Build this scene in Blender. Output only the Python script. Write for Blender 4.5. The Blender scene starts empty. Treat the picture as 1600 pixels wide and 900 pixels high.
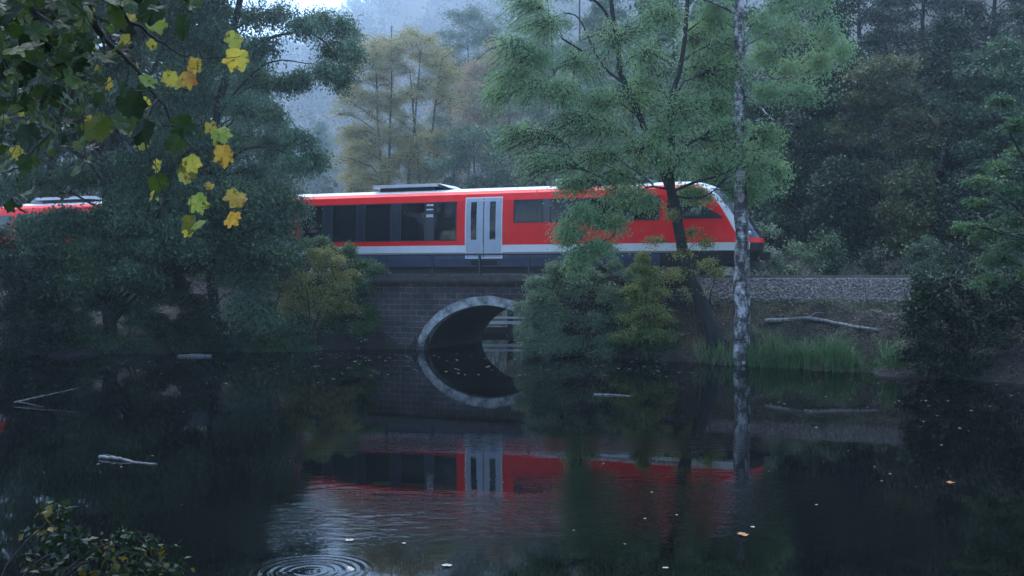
import bpy, math, random
import numpy as np
from mathutils import Vector, Matrix, Euler
R = math.radians
sc = bpy.context.scene
col = sc.collection

# ------------------------------------------------------------------ camera, sky, sun, exposure
CAM_Z = 3.1                       # eye height over the pond
F = 1600.0                        # focal length in photograph pixels (36 mm lens)
HORIZON = 430.0
cam_d = bpy.data.cameras.new('camera'); cam = bpy.data.objects.new('camera', cam_d); col.objects.link(cam)
cam.location = (0, 0, CAM_Z); cam.rotation_euler = (R(90), 0, 0)
cam_d.lens = 36; cam_d.sensor_width = 36; cam_d.shift_y = -20/1600
cam_d.clip_start = 0.1; cam_d.clip_end = 6000
sc.camera = cam

SUN_EL, SUN_ROT = R(68), R(-35)
w = bpy.data.worlds.new('World'); sc.world = w; w.use_nodes = True
wn = w.node_tree.nodes; wl = w.node_tree.links
sky = wn.new('ShaderNodeTexSky'); sky.sky_type = 'NISHITA'; sky.sun_disc = False
sky.sun_elevation = SUN_EL; sky.sun_rotation = SUN_ROT
sky.air_density = 1.0; sky.dust_density = 0.6; sky.ozone_density = 3.0
bg = wn['Background']; wl.new(sky.outputs[0], bg.inputs[0]); bg.inputs[1].default_value = 0.13
sd = bpy.data.lights.new('sun', 'SUN'); so = bpy.data.objects.new('sun', sd); col.objects.link(so)
sd.energy = 0.9; sd.angle = R(50); sd.color = (0.93, 0.97, 1.0)
_d = Vector((math.sin(SUN_ROT)*math.cos(SUN_EL), math.cos(SUN_ROT)*math.cos(SUN_EL), math.sin(SUN_EL)))
so.rotation_euler = _d.to_track_quat('Z', 'Y').to_euler()
sc.view_settings.view_transform = 'Standard'; sc.view_settings.look = 'None'
sc.view_settings.gamma = 1; sc.view_settings.use_curve_mapping = False
sc.view_settings.exposure = 2.2
sc.render.engine = 'CYCLES'
cy = sc.cycles
cy.use_denoising = True; cy.denoiser = 'OPENIMAGEDENOISE'
cy.max_bounces = 8; cy.diffuse_bounces = 3; cy.glossy_bounces = 3; cy.transmission_bounces = 4
cy.transparent_max_bounces = 6; cy.volume_bounces = 3
cy.caustics_reflective = False; cy.caustics_refractive = False

# ------------------------------------------------------------------ helpers
def link(o, parent=None):
    col.objects.link(o)
    if parent: o.parent = parent
    return o
def tag(o, label=None, cat=None, group=None, kind=None):
    for k, v in (('label', label), ('category', cat), ('group', group), ('kind', kind)):
        if v: o[k] = v
    return o
def empty(name, loc=(0, 0, 0), rz=0):
    o = bpy.data.objects.new(name, None); o.empty_display_size = .3
    o.location = loc; o.rotation_euler = (0, 0, rz)
    return link(o)
def nrm(v):
    return v/np.maximum(np.linalg.norm(v, axis=-1, keepdims=True), 1e-9)
def at(px, py, Y):
    """point at depth Y that the photograph shows at pixel (px, py)"""
    return np.array([(px-800)/F*Y, Y, CAM_Z-(py-HORIZON)/F*Y])

class MB:
    """collects shapes and links them as ONE mesh object"""
    def __init__(s): s.V=[]; s.Q=[]; s.T=[]; s.QM=[]; s.TM=[]; s.n=0
    def add(s, v, f, m=0):
        v = np.asarray(v, float).reshape(-1, 3); f = np.asarray(f, np.int64)
        if len(f) == 0: s.V.append(v); s.n += len(v); return
        (s.Q if f.shape[1] == 4 else s.T).append(f+s.n)
        mm = np.full(len(f), m) if np.isscalar(m) else np.asarray(m)
        (s.QM if f.shape[1] == 4 else s.TM).append(mm)
        s.V.append(v); s.n += len(v)
    def box(s, c, size, m=0, rz=0, ry=0):
        hx, hy, hz = [q/2 for q in size]
        v = np.array([(x, y, z) for x in (-hx, hx) for y in (-hy, hy) for z in (-hz, hz)])
        M = np.array(Euler((0, ry, rz)).to_matrix())
        v = v@M.T+np.array(c)
        s.add(v, [(0,1,3,2),(4,6,7,5),(0,4,5,1),(2,3,7,6),(0,2,6,4),(1,5,7,3)], m)
    def tubes(s, P, Rr, sides=6, m=0, cap=False):
        """P (T,K,3), Rr (T,K)"""
        P = np.asarray(P, float); Rr = np.asarray(Rr, float)
        if P.ndim == 2: P = P[None]; Rr = Rr[None]
        T, K, _ = P.shape
        t = np.empty_like(P)
        t[:, 1:-1] = P[:, 2:]-P[:, :-2]; t[:, 0] = P[:, 1]-P[:, 0]; t[:, -1] = P[:, -1]-P[:, -2]
        t = nrm(t)
        ax = nrm(P[:, -1]-P[:, 0]); ref = np.where(np.abs(ax[:, 2:3]) > .75, np.array([[1., .13, 0]]), np.array([[0., .1, 1.]]))
        n = nrm(np.cross(t, ref[:, None, :])); b = np.cross(t, n)
        a = np.arange(sides)*2*np.pi/sides
        V = P[:, :, None, :]+Rr[:, :, None, None]*(np.cos(a)[None, None, :, None]*n[:, :, None, :]+np.sin(a)[None, None, :, None]*b[:, :, None, :])
        idx = np.arange(T*K*sides).reshape(T, K, sides)
        A = idx[:, :-1, :]; B = np.roll(A, -1, 2); D = idx[:, 1:, :]; C = np.roll(D, -1, 2)
        f = np.stack([A, B, C, D], -1).reshape(-1, 4)
        base = s.n
        s.add(V.reshape(-1, 3), f, m)
        if cap:
            for k in (0, K-1):
                for tt in range(T):
                    ring = idx[tt, k]
                    ctr = P[tt, k]
                    s.V.append(ctr[None]); ci = s.n; s.n += 1
                    rr = ring+base
                    s.T.append(np.stack([np.full(sides, ci), rr, np.roll(rr, -1)], -1)); s.TM.append(np.full(sides, m))
    def build(s, name, mats, parent=None, smooth=False, me_only=False):
        me = bpy.data.meshes.new(name)
        V = np.concatenate(s.V) if s.V else np.zeros((0, 3))
        Q = np.concatenate(s.Q) if s.Q else np.zeros((0, 4), np.int64)
        T = np.concatenate(s.T) if s.T else np.zeros((0, 3), np.int64)
        me.vertices.add(len(V)); me.vertices.foreach_set('co', V.astype(np.float32).ravel())
        nl = Q.size+T.size
        me.loops.add(nl); me.loops.foreach_set('vertex_index', np.concatenate([Q.ravel(), T.ravel()]).astype(np.int32))
        st = np.concatenate([np.arange(len(Q))*4, Q.size+np.arange(len(T))*3]).astype(np.int32)
        me.polygons.add(len(st)); me.polygons.foreach_set('loop_start', st)
        mi = np.concatenate([np.concatenate(s.QM) if s.QM else np.zeros(0), np.concatenate(s.TM) if s.TM else np.zeros(0)]).astype(np.int32)
        if not isinstance(mats, (list, tuple)): mats = [mats]
        for q in mats: me.materials.append(q)
        me.polygons.foreach_set('material_index', mi)
        me.polygons.foreach_set('use_smooth', np.full(len(st), smooth, bool))
        me.update(calc_edges=True)
        if me_only: return me
        return link(bpy.data.objects.new(name, me), parent)

def spline(pts, n):
    """Catmull-Rom through pts, n samples"""
    P = np.asarray(pts, float); P = np.vstack([2*P[0]-P[1], P, 2*P[-1]-P[-2]])
    u = np.linspace(0, len(P)-3-1e-6, n); i = u.astype(int); t = (u-i)[:, None]
    a, b, c, d = P[i], P[i+1], P[i+2], P[i+3]
    return .5*(2*b+(c-a)*t+(2*a-5*b+4*c-d)*t**2+(3*b-a-3*c+d)*t**3)

# ------------------------------------------------------------------ materials
def mat(name):
    m = bpy.data.materials.new(name); m.use_nodes = True
    nt = m.node_tree; return m, nt.nodes, nt.links, nt.nodes['Principled BSDF']
def N(nodes, typ, **kw):
    n = nodes.new(typ)
    for k, v in kw.items(): setattr(n, k, v)
    return n
def ramp(nodes, stops):
    r = nodes.new('ShaderNodeValToRGB'); e = r.color_ramp.elements
    while len(e) < len(stops): e.new(.5)
    for q, (p, c) in zip(e, stops): q.position = p; q.color = (*c, 1)
    return r
def noise(nodes, links, scale, detail=4, rough=.55, coord='Object', stretch=(1, 1, 1)):
    tc = nodes.new('ShaderNodeTexCoord'); mp = nodes.new('ShaderNodeMapping'); mp.inputs['Scale'].default_value = stretch
    links.new(tc.outputs[coord], mp.inputs[0])
    n = nodes.new('ShaderNodeTexNoise'); n.inputs['Scale'].default_value = scale
    n.inputs['Detail'].default_value = detail; n.inputs['Roughness'].default_value = rough
    links.new(mp.outputs[0], n.inputs['Vector']); return n
def plain(name, c, rough=.5, metal=0, var=.25, scale=6, bump=0, spec=.5, stretch=(1,1,1), coat=0):
    """a surface colour broken up by dirt noise"""
    m, nd, ln, p = mat(name)
    n = noise(nd, ln, scale, 6, .6, stretch=stretch)
    r = ramp(nd, [(.3, tuple(q*(1-var) for q in c)), (.7, tuple(min(1, q*(1+var*.6)) for q in c))])
    ln.new(n.outputs[0], r.inputs[0]); ln.new(r.outputs[0], p.inputs['Base Color'])
    p.inputs['Roughness'].default_value = rough; p.inputs['Metallic'].default_value = metal
    p.inputs['Specular IOR Level'].default_value = spec; p.inputs['Coat Weight'].default_value = coat
    if bump:
        b = nd.new('ShaderNodeBump'); b.inputs['Strength'].default_value = bump; b.inputs['Distance'].default_value = .02
        ln.new(n.outputs[0], b.inputs['Height']); ln.new(b.outputs[0], p.inputs['Normal'])
    return m
def leaf_mat(name, cols, clump=.25, trans=.3, rough=.42, spec=.35, patch=None):
    """leaf colours vary per leaf and per spray; thin leaves let some light through"""
    m, nd, ln, p = mat(name)
    g = nd.new('ShaderNodeNewGeometry'); n = noise(nd, ln, clump, 3, .6)
    mx = N(nd, 'ShaderNodeMath', operation='MULTIPLY_ADD'); mx.inputs[1].default_value = .55
    ad = N(nd, 'ShaderNodeMath', operation='MULTIPLY'); ad.inputs[1].default_value = .45
    st = N(nd, 'ShaderNodeMapRange'); st.inputs['From Min'].default_value = .3; st.inputs['From Max'].default_value = .7
    ln.new(n.outputs[0], st.inputs[0]); ln.new(st.outputs[0], ad.inputs[0])
    ln.new(g.outputs['Random Per Island'], mx.inputs[0]); ln.new(ad.outputs[0], mx.inputs[2])
    k = len(cols); r = ramp(nd, [(i/(k-1), c) for i, c in enumerate(cols)])
    ln.new(mx.outputs[0], r.inputs[0])
    ln.new(r.outputs[0], p.inputs['Base Color']); p.inputs['Roughness'].default_value = rough
    p.inputs['Specular IOR Level'].default_value = spec
    tr = nd.new('ShaderNodeBsdfTranslucent'); ln.new(r.outputs[0], tr.inputs[0])
    ms = nd.new('ShaderNodeMixShader'); ms.inputs[0].default_value = trans
    ln.new(p.outputs[0], ms.inputs[1]); ln.new(tr.outputs[0], ms.inputs[2])
    ln.new(ms.outputs[0], nd['Material Output'].inputs[0])
    return m
def bark_mat(name, a, b, scale=5, stretch=(1, 1, .25), bump=.7):
    m, nd, ln, p = mat(name)
    n = noise(nd, ln, scale, 8, .65, stretch=stretch); r = ramp(nd, [(.35, a), (.65, b)])
    ln.new(n.outputs[0], r.inputs[0]); ln.new(r.outputs[0], p.inputs['Base Color']); p.inputs['Roughness'].default_value = .85
    bp = nd.new('ShaderNodeBump'); bp.inputs['Strength'].default_value = bump; bp.inputs['Distance'].default_value = .03
    ln.new(n.outputs[0], bp.inputs['Height']); ln.new(bp.outputs[0], p.inputs['Normal'])
    return m

M = {}
M['bark'] = bark_mat('dark_bark', (.012, .011, .01), (.034, .031, .028))
M['bark_grey'] = bark_mat('grey_bark', (.007, .007, .007), (.024, .024, .024))
M['bark_pale'] = bark_mat('pale_dead_wood', (.05, .05, .05), (.2, .2, .205), 9)
def birch():
    m, nd, ln, p = mat('birch_bark')
    n1 = noise(nd, ln, 2.3, 7, .7, stretch=(1.5, 1.5, 1.0)); r1 = ramp(nd, [(.43, (.018, .016, .016)), (.5, (.14, .135, .135)), (.6, (.52, .51, .53))])
    n2 = noise(nd, ln, 7, 5, .6, stretch=(.35, .35, 4.2)); r2 = ramp(nd, [(.36, (.05, .045, .045)), (.45, (1, 1, 1))])
    n3 = noise(nd, ln, 26, 3, .6); r3 = ramp(nd, [(.3, (.75, .74, .73)), (.7, (1, 1, 1))])
    ln.new(n1.outputs[0], r1.inputs[0]); ln.new(n2.outputs[0], r2.inputs[0]); ln.new(n3.outputs[0], r3.inputs[0])
    mx = N(nd, 'ShaderNodeMixRGB', blend_type='MULTIPLY'); mx.inputs[0].default_value = 1
    ln.new(r1.outputs[0], mx.inputs[1]); ln.new(r2.outputs[0], mx.inputs[2])
    my = N(nd, 'ShaderNodeMixRGB', blend_type='MULTIPLY'); my.inputs[0].default_value = 1
    ln.new(mx.outputs[0], my.inputs[1]); ln.new(r3.outputs[0], my.inputs[2])
    ln.new(my.outputs[0], p.inputs['Base Color']); p.inputs['Roughness'].default_value = .7
    bp = nd.new('ShaderNodeBump'); bp.inputs['Strength'].default_value = .5; bp.inputs['Distance'].default_value = .02
    ln.new(my.outputs[0], bp.inputs['Height']); ln.new(bp.outputs[0], p.inputs['Normal'])
    return m
M['birch'] = birch()

# ------------------------------------------------------------------ the lie of the land
YAW = -math.atan2(.367, .93)                 # the track runs to the camera's side as it comes nearer
TU = np.array([math.cos(YAW), math.sin(YAW)]); TN = np.array([-TU[1], TU[0]])   # along, away from camera
T0 = np.array([-9.38, 47.92])                # track centre under the joint of the two cars
RAIL = 3.1
def sq(x, y):
    dx = np.asarray(x)-T0[0]; dy = np.asarray(y)-T0[1]
    return dx*TU[0]+dy*TU[1], -(dx*TN[0]+dy*TN[1])
def xy(s, q):
    s = np.asarray(s, float); q = np.asarray(q, float)
    return T0[0]+s*TU[0]-q*TN[0], T0[1]+s*TU[1]-q*TN[1]
SH_S = [-60, -20, -4.4, -.85, 3.4, 4.8, 6.5, 13.8, 16.8, 20, 22.7, 26.7, 40, 80]
SH_Q = [30, 15, 10.6, 7.6, 4.6, 3.05, 3.0, 3.7, 4.2, 5.3, 6.0, 7.8, 14, 30]
def sstep(a, b, x):
    t = np.clip((x-a)/(b-a), 0, 1); return t*t*(3-2*t)
def lump(x, y):
    return (np.sin(x*1.7+1.3*np.sin(y*1.1))+np.sin(y*2.3+1.7*np.sin(x*.9))+.6*np.sin(x*4.1+y*3.3)+.5*np.sin(3.1*x-5.2*y))
def hill(x, y):
    H = np.clip(212+.5*(x+135), 110, 320)
    return H*sstep(150, 920, y)**1.15+9*np.sin(x*.017+y*.011)*sstep(150, 400, y)
def ground_z(x, y):
    x = np.asarray(x, float); y = np.asarray(y, float)
    s, q = sq(x, y)
    qs = np.interp(s, SH_S, SH_Q)
    # embankment, near side
    bal = np.where(np.abs(q) < 1.75, 2.93, 2.93-(np.abs(q)-1.75)*.56)
    bal = np.maximum(bal, 2.28)
    f = np.clip((q-2.9)/np.maximum(qs-2.9, .1), 0, 3)
    bank = np.where(f < 1, 2.28*(1-f**1.25), -(f-1)*1.3)+.11*lump(x, y)*sstep(0, .25, f)
    near = np.where(q > 2.9, np.maximum(bank, -1.6), bal)
    # far side: down to the valley floor, then the wooded slope on one side
    qa = -q
    far = np.where(qa > 2.9, np.maximum(1.5+.1*lump(x*.4, y*.4), 2.28-.35*(qa-2.9)), bal)
    slope = .42*np.maximum(qa-7, 0)*sstep(14, 24, s)
    far = far+np.minimum(slope, 70)
    far = far+hill(x, y)*(y > 60)
    z = np.where(q > 0, near, far)
    # the stream that runs under the arch
    ch = sstep(.0, .05, s-7.0)*sstep(.0, .05, 13.3-s)
    wide = np.where(qa > 3.2, 1.0, ch)*np.where(qa > 3.2, sstep(5.5-np.clip(qa-4, 0, 7)*1.6, 8.0-np.clip(qa-4, 0, 7)*1.6, s)*sstep(15.5, 12.5, s), 1)
    wide = wide*np.where(qa > 3.2, sstep(40, 25, qa), 1)
    z = np.where((q < 6), z*(1-wide)+(-1.0)*wide, z)
    # shores round the camera
    z = np.maximum(z, np.where(q > 3, np.clip(1.5*(9.0-y)/6.5, -1.6, 1.5), -9))
    z = np.maximum(z, np.where(q > 3, np.clip(.5*(-x-(4.2+.5*y)), -1.6, 3), -9))
    z = np.maximum(z, np.where(q > 3, np.clip(.5*(x-(5.0+.5*y)), -1.6, 3), -9))
    return z
def gz(x, y): return float(ground_z(x, y))
def hit(px, py, zmin=0.0, y0=9.5):
    """where the sight line of a photograph pixel meets the ground (or the water)"""
    Y = np.linspace(y0, 120, 6000)
    x = (px-800)/F*Y; z = CAM_Z-(py-HORIZON)/F*Y
    g = np.maximum(ground_z(x, Y), zmin)
    k = np.argmax(z <= g)
    return np.array([x[k], Y[k], g[k]])

def m_ground():
    m, nd, ln, p = mat('forest_floor')
    n = noise(nd, ln, .55, 8, .65); n2 = noise(nd, ln, 9, 6, .7)
    r = ramp(nd, [(.3, (.010, .009, .008)), (.45, (.026, .021, .018)), (.56, (.022, .027, .012)), (.72, (.042, .036, .033))])
    r2 = ramp(nd, [(.35, (.45, .43, .42)), (.65, (1.25, 1.2, 1.15))])
    ln.new(n.outputs[0], r.inputs[0]); ln.new(n2.outputs[0], r2.inputs[0])
    mx = N(nd, 'ShaderNodeMixRGB', blend_type='MULTIPLY'); mx.inputs[0].default_value = 1
    ln.new(r.outputs[0], mx.inputs[1]); ln.new(r2.outputs[0], mx.inputs[2]); ln.new(mx.outputs[0], p.inputs['Base Color'])
    p.inputs['Roughness'].default_value = .95
    b = nd.new('ShaderNodeBump'); b.inputs['Strength'].default_value = .9; b.inputs['Distance'].default_value = .08
    ln.new(n2.outputs[0], b.inputs['Height']); ln.new(b.outputs[0], p.inputs['Normal'])
    return m
def build_ground():
    s = np.concatenate([np.linspace(-900, -70, 28), np.linspace(-65, -22, 30), np.linspace(-20, 6.9, 90), [6.99, 7.0, 7.06], np.linspace(7.3, 13.0, 14),
                        [13.24, 13.3, 13.31], np.linspace(13.6, 40, 110), np.linspace(42, 80, 24), np.linspace(90, 900, 28)])
    q = np.concatenate([np.linspace(-1000, -150, 55), np.linspace(-140, -20, 60), np.linspace(-18, -3.3, 30), [-3.21, -3.19], np.linspace(-3.0, 3.0, 25),
                        np.linspace(3.1, 14, 70), np.linspace(14.5, 60, 60), np.linspace(64, 200, 12)])
    s = np.unique(s); q = np.unique(q)
    S, Q = np.meshgrid(s, q); X, Y = xy(S, Q); Z = ground_z(X, Y)
    nq, ns = S.shape; idx = np.arange(nq*ns).reshape(nq, ns)
    f = np.stack([idx[:-1, :-1], idx[1:, :-1], idx[1:, 1:], idx[:-1, 1:]], -1).reshape(-1, 4)[:, ::-1]
    b = MB(); b.add(np.stack([X, Y, Z], -1), f)
    return tag(b.build('ground', m_ground(), smooth=True), 'brown leaf-strewn forest floor sloping down to the pond', None, None, 'structure')
build_ground()

def m_water():
    m, nd, ln, p = mat('pond_water')
    p.inputs['Base Color'].default_value = (.0022, .0028, .0026, 1); p.inputs['Roughness'].default_value = .03
    p.inputs['Specular IOR Level'].default_value = 0
    gl = nd.new('ShaderNodeBsdfGlossy'); gl.inputs['Color'].default_value = (.78, .79, .81, 1); gl.inputs['Roughness'].default_value = .012
    fr = nd.new('ShaderNodeFresnel'); fr.inputs['IOR'].default_value = 1.333
    ms = nd.new('ShaderNodeMixShader'); ln.new(fr.outputs[0], ms.inputs[0]); ln.new(p.outputs[0], ms.inputs[1]); ln.new(gl.outputs[0], ms.inputs[2])
    ln.new(ms.outputs[0], nd['Material Output'].inputs[0])
    tc = nd.new('ShaderNodeTexCoord'); sp = nd.new('ShaderNodeSeparateXYZ'); ln.new(tc.outputs['Object'], sp.inputs[0])
    # a breath of wind ruffles one patch of the pond
    def rng_(sock, a, b, c, d):
        x = N(nd, 'ShaderNodeMapRange', interpolation_type='SMOOTHSTEP'); x.inputs[1].default_value = a; x.inputs[2].default_value = b
        y = N(nd, 'ShaderNodeMapRange', interpolation_type='SMOOTHSTEP'); y.inputs[1].default_value = c; y.inputs[2].default_value = d
        y.inputs[3].default_value = 1; y.inputs[4].default_value = 0
        ln.new(sock, x.inputs[0]); ln.new(sock, y.inputs[0])
        q = N(nd, 'ShaderNodeMath', operation='MULTIPLY'); ln.new(x.outputs[0], q.inputs[0]); ln.new(y.outputs[0], q.inputs[1]); return q
    def mul(a, b):
        q = N(nd, 'ShaderNodeMath', operation='MULTIPLY'); ln.new(a, q.inputs[0])
        if isinstance(b, float): q.inputs[1].default_value = b
        else: ln.new(b, q.inputs[1])
        return q.outputs[0]
    def add(a, b):
        q = N(nd, 'ShaderNodeMath', operation='ADD'); ln.new(a, q.inputs[0])
        if isinstance(b, float): q.inputs[1].default_value = b
        else: ln.new(b, q.inputs[1])
        return q.outputs[0]
    bands = add(rng_(sp.outputs[1], 11.0, 13.0, 14.6, 16.6).outputs[0], mul(rng_(sp.outputs[1], 17.6, 18.6, 19.0, 20.6).outputs[0], .8))
    patch = mul(bands, rng_(sp.outputs[0], -5.0, -2.5, 4.0, 5.5).outputs[0])
    pn = noise(nd, ln, .35, 3, .5, stretch=(.5, 1.6, 1)); pr = N(nd, 'ShaderNodeMapRange'); pr.inputs[1].default_value = .30; pr.inputs[2].default_value = .62
    ln.new(pn.outputs[0], pr.inputs[0])
    patch = mul(patch, pr.outputs[0])
    amp = add(mul(patch, .97), .03)
    w1 = noise(nd, ln, 3.6, 3, .6, stretch=(.75, 1.5, 1)); w2 = noise(nd, ln, .55, 2, .5, stretch=(1.0, .45, 1))
    h = mul(add(w1.outputs[0], -.5), amp)
    h = add(mul(h, .011), mul(w2.outputs[0], .0025))
    # rings spreading where a fish has risen
    v = N(nd, 'ShaderNodeVectorMath', operation='DISTANCE'); cz = nd.new('ShaderNodeCombineXYZ'); ln.new(sp.outputs[0], cz.inputs[0]); ln.new(sp.outputs[1], cz.inputs[1])
    ln.new(cz.outputs[0], v.inputs[0]); v.inputs[1].default_value = (-2.12, 10.72, 0)
    d = v.outputs['Value']
    si = N(nd, 'ShaderNodeMath', operation='SINE'); ln.new(mul(d, 62.0), si.inputs[0])
    env = rng_(d, .05, .35, .55, .72)
    rn = noise(nd, ln, 2.6, 3, .6); rg = mul(mul(mul(si.outputs[0], env.outputs[0]), rn.outputs[0]), .0013)
    h = add(h, rg)
    bp = nd.new('ShaderNodeBump'); bp.inputs['Strength'].default_value = 1; bp.inputs['Distance'].default_value = 1
    ln.new(h, bp.inputs['Height']); ln.new(bp.outputs[0], gl.inputs['Normal']); ln.new(bp.outputs[0], fr.inputs['Normal'])
    return m
def build_water():
    b = MB(); b.add([(-160, -2, 0), (160, -2, 0), (160, 110, 0), (-160, 110, 0)], [(0, 1, 2, 3)])
    return tag(b.build('water', m_water()), 'dark still pond mirroring the bridge and the train', None, None, 'structure')
build_water()

# haze in the valley air
hz = MB(); hz.box((0, 700, 178), (3600, 1900, 364))
hm, hn, hl, hp = mat('valley_haze'); hn.remove(hp)
vol = hn.new('ShaderNodeVolumePrincipled'); vol.inputs['Color'].default_value = (.78, .91, 1, 1)
vol.inputs['Density'].default_value = .00088; vol.inputs['Anisotropy'].default_value = .7
hl.new(vol.outputs[0], hn['Material Output'].inputs['Volume'])
tag(hz.build('haze', hm), 'pale blue haze hanging in the valley air', None, None, 'stuff')
# ------------------------------------------------------------------ the train
M['red'] = plain('red_train_paint', (.80, .012, .014), .38, var=.10, scale=1.6, spec=.25)
M['white_paint'] = plain('off_white_train_paint', (.6, .64, .68), .35, var=.1, scale=2)
M['skirt'] = plain('grey_train_skirt', (.05, .065, .11), .5, var=.25, scale=2)
M['under'] = plain('black_underframe', (.018, .018, .02), .7, var=.4)
M['band'] = plain('dark_window_surround', (.022, .026, .042), .25, var=.2)
M['steel'] = plain('dull_steel', (.12, .115, .11), .5, .6, var=.3)
M['rubber'] = plain('black_rubber', (.012, .012, .013), .6)
M['interior'] = plain('grey_interior_lining', (.2, .2, .21), .7)
M['seat'] = plain('blue_seat_cloth', (.03, .05, .11), .9)
M['pole'] = plain('yellow_grab_pole', (.6, .42, .05), .4)
M['sticker'] = plain('pale_window_notice', (.5, .53, .58), .6, var=.5, scale=9)
def m_glass():
    m, nd, ln, p = mat('tinted_glass')
    p.inputs['Base Color'].default_value = (.012, .014, .018, 1); p.inputs['Roughness'].default_value = .04; p.inputs['IOR'].default_value = 1.5
    t = nd.new('ShaderNodeBsdfTransparent'); t.inputs[0].default_value = (.42, .46, .5, 1)
    x = nd.new('ShaderNodeMixShader'); x.inputs[0].default_value = .45
    ln.new(p.outputs[0], x.inputs[1]); ln.new(t.outputs[0], x.inputs[2]); ln.new(x.outputs[0], nd['Material Output'].inputs[0]); return m
M['glass'] = m_glass()
M['dark_glass'] = plain('dark_windscreen_glass', (.03, .035, .045), .06, var=.1)
def m_lamp(name, c, s):
    m, nd, ln, p = mat(name); p.inputs['Emission Color'].default_value = (*c, 1); p.inputs['Emission Strength'].default_value = s
    p.inputs['Base Color'].default_value = (.6, .6, .6, 1); return m
M['tube'] = m_lamp('carriage_ceiling_lamp', (1, .9, .62), .5)
M['headlamp'] = plain('headlamp_lens', (.5, .52, .55), .1)

ZW = np.array([.35, .7, .96, 1.27, 1.47, 1.8, 2.18, 2.7, 3.15, 3.44, 3.58, 3.68, 3.75, 3.78])
WW = np.array([1.32, 1.39, 1.41, 1.415, 1.415, 1.415, 1.405, 1.385, 1.34, 1.25, 1.10, .88, .45, .02])
XT = np.array([20.25, 20.5, 20.7, 20.75, 20.7, 20.5, 20.25, 19.88, 19.45, 19.05, 18.75, 18.45, 18.0, 17.6])
AA = np.array([1.6, 1.7, 1.75, 1.8, 1.8, 1.8, 1.7, 1.55, 1.35, 1.15, .95, .7, .4, .2])
PW = 2.3
def hw(z): return np.interp(z, ZW, WW)
def side_y(x, z):
    wz = hw(z); xt = np.interp(z, ZW, XT); a = np.interp(z, ZW, AA)
    u = np.clip((x-(xt-a))/a, 0, .9999)
    return wz*(1-u**PW)**(1/PW)
def nose(z, e):
    wz = hw(z); xt = np.interp(z, ZW, XT); a = np.interp(z, ZW, AA)
    return np.stack([xt-a+a*np.abs(np.sin(e))**(2/PW), wz*np.abs(np.cos(e))**(2/PW), z+0*e], -1)
LOW = [(.42, 1.5), (1.95, 3.25), (3.62, 4.95), (5.4, 6.6), (7.02, 8.1)]
HIGH = [(10.7, 12.0), (12.3, 13.75), (14.05, 15.5), (15.8, 16.8)]
DOOR = (8.5, 10.2)
XB = sorted(set([0.0, .3] + [v for p in LOW for v in p] + list(DOOR) + [v for p in HIGH for v in p] + [16.9]))
def is_open(x0, x1, z0, z1):
    xm, zm = (x0+x1)/2, (z0+z1)/2
    for a, b in LOW:
        if a < xm < b and 1.47 < zm < 3.15: return True
    for a, b in HIGH:
        if a < xm < b and 2.18 < zm < 3.15: return True
    return DOOR[0] < xm < DOOR[1] and .7 < zm < 3.15
def panel(b, x0, x1, z0, z1, off, th, side, nx=3, nz=5, m=0):
    """a curved panel lying on the body side, th thick"""
    xs = np.linspace(x0, x1, nx); zs = np.linspace(z0, z1, nz)
    X, Z = np.meshgrid(xs, zs)
    yo = (side_y(X, Z)+off)*side; yi = (side_y(X, Z)+off-th)*side
    A = np.stack([X, yo, Z], -1).reshape(-1, 3); B = np.stack([X, yi, Z], -1).reshape(-1, 3)
    n = nx*nz; id_ = np.arange(n).reshape(nz, nx)
    f = [(id_[i, j], id_[i, j+1], id_[i+1, j+1], id_[i+1, j]) for i in range(nz-1) for j in range(nx-1)]
    g = [(a+n, d+n, c+n, e+n) for a, e, c, d in f]
    rim = list(id_[0, :])+list(id_[1:, -1])+list(id_[-1, ::-1][1:])+list(id_[::-1, 0][1:-1])
    h = [(rim[i], rim[(i+1) % len(rim)], rim[(i+1) % len(rim)]+n, rim[i]+n) for i in range(len(rim))]
    b.add(np.vstack([A, B]), f+g+h, m)
def frame(b, x0, x1, z0, z1, wd, off, th, side, m=0):
    panel(b, x0, x1, z0, z0+wd, off, th, side, 3, 2, m); panel(b, x0, x1, z1-wd, z1, off, th, side, 3, 2, m)
    panel(b, x0, x0+wd, z0+wd, z1-wd, off, th, side, 2, 5, m); panel(b, x1-wd, x1, z0+wd, z1-wd, off, th, side, 2, 5, m)

train = empty('train', (T0[0], T0[1], RAIL), YAW)
tag(train, 'red two-car diesel train with white stripe crossing the stone bridge', 'train')

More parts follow.
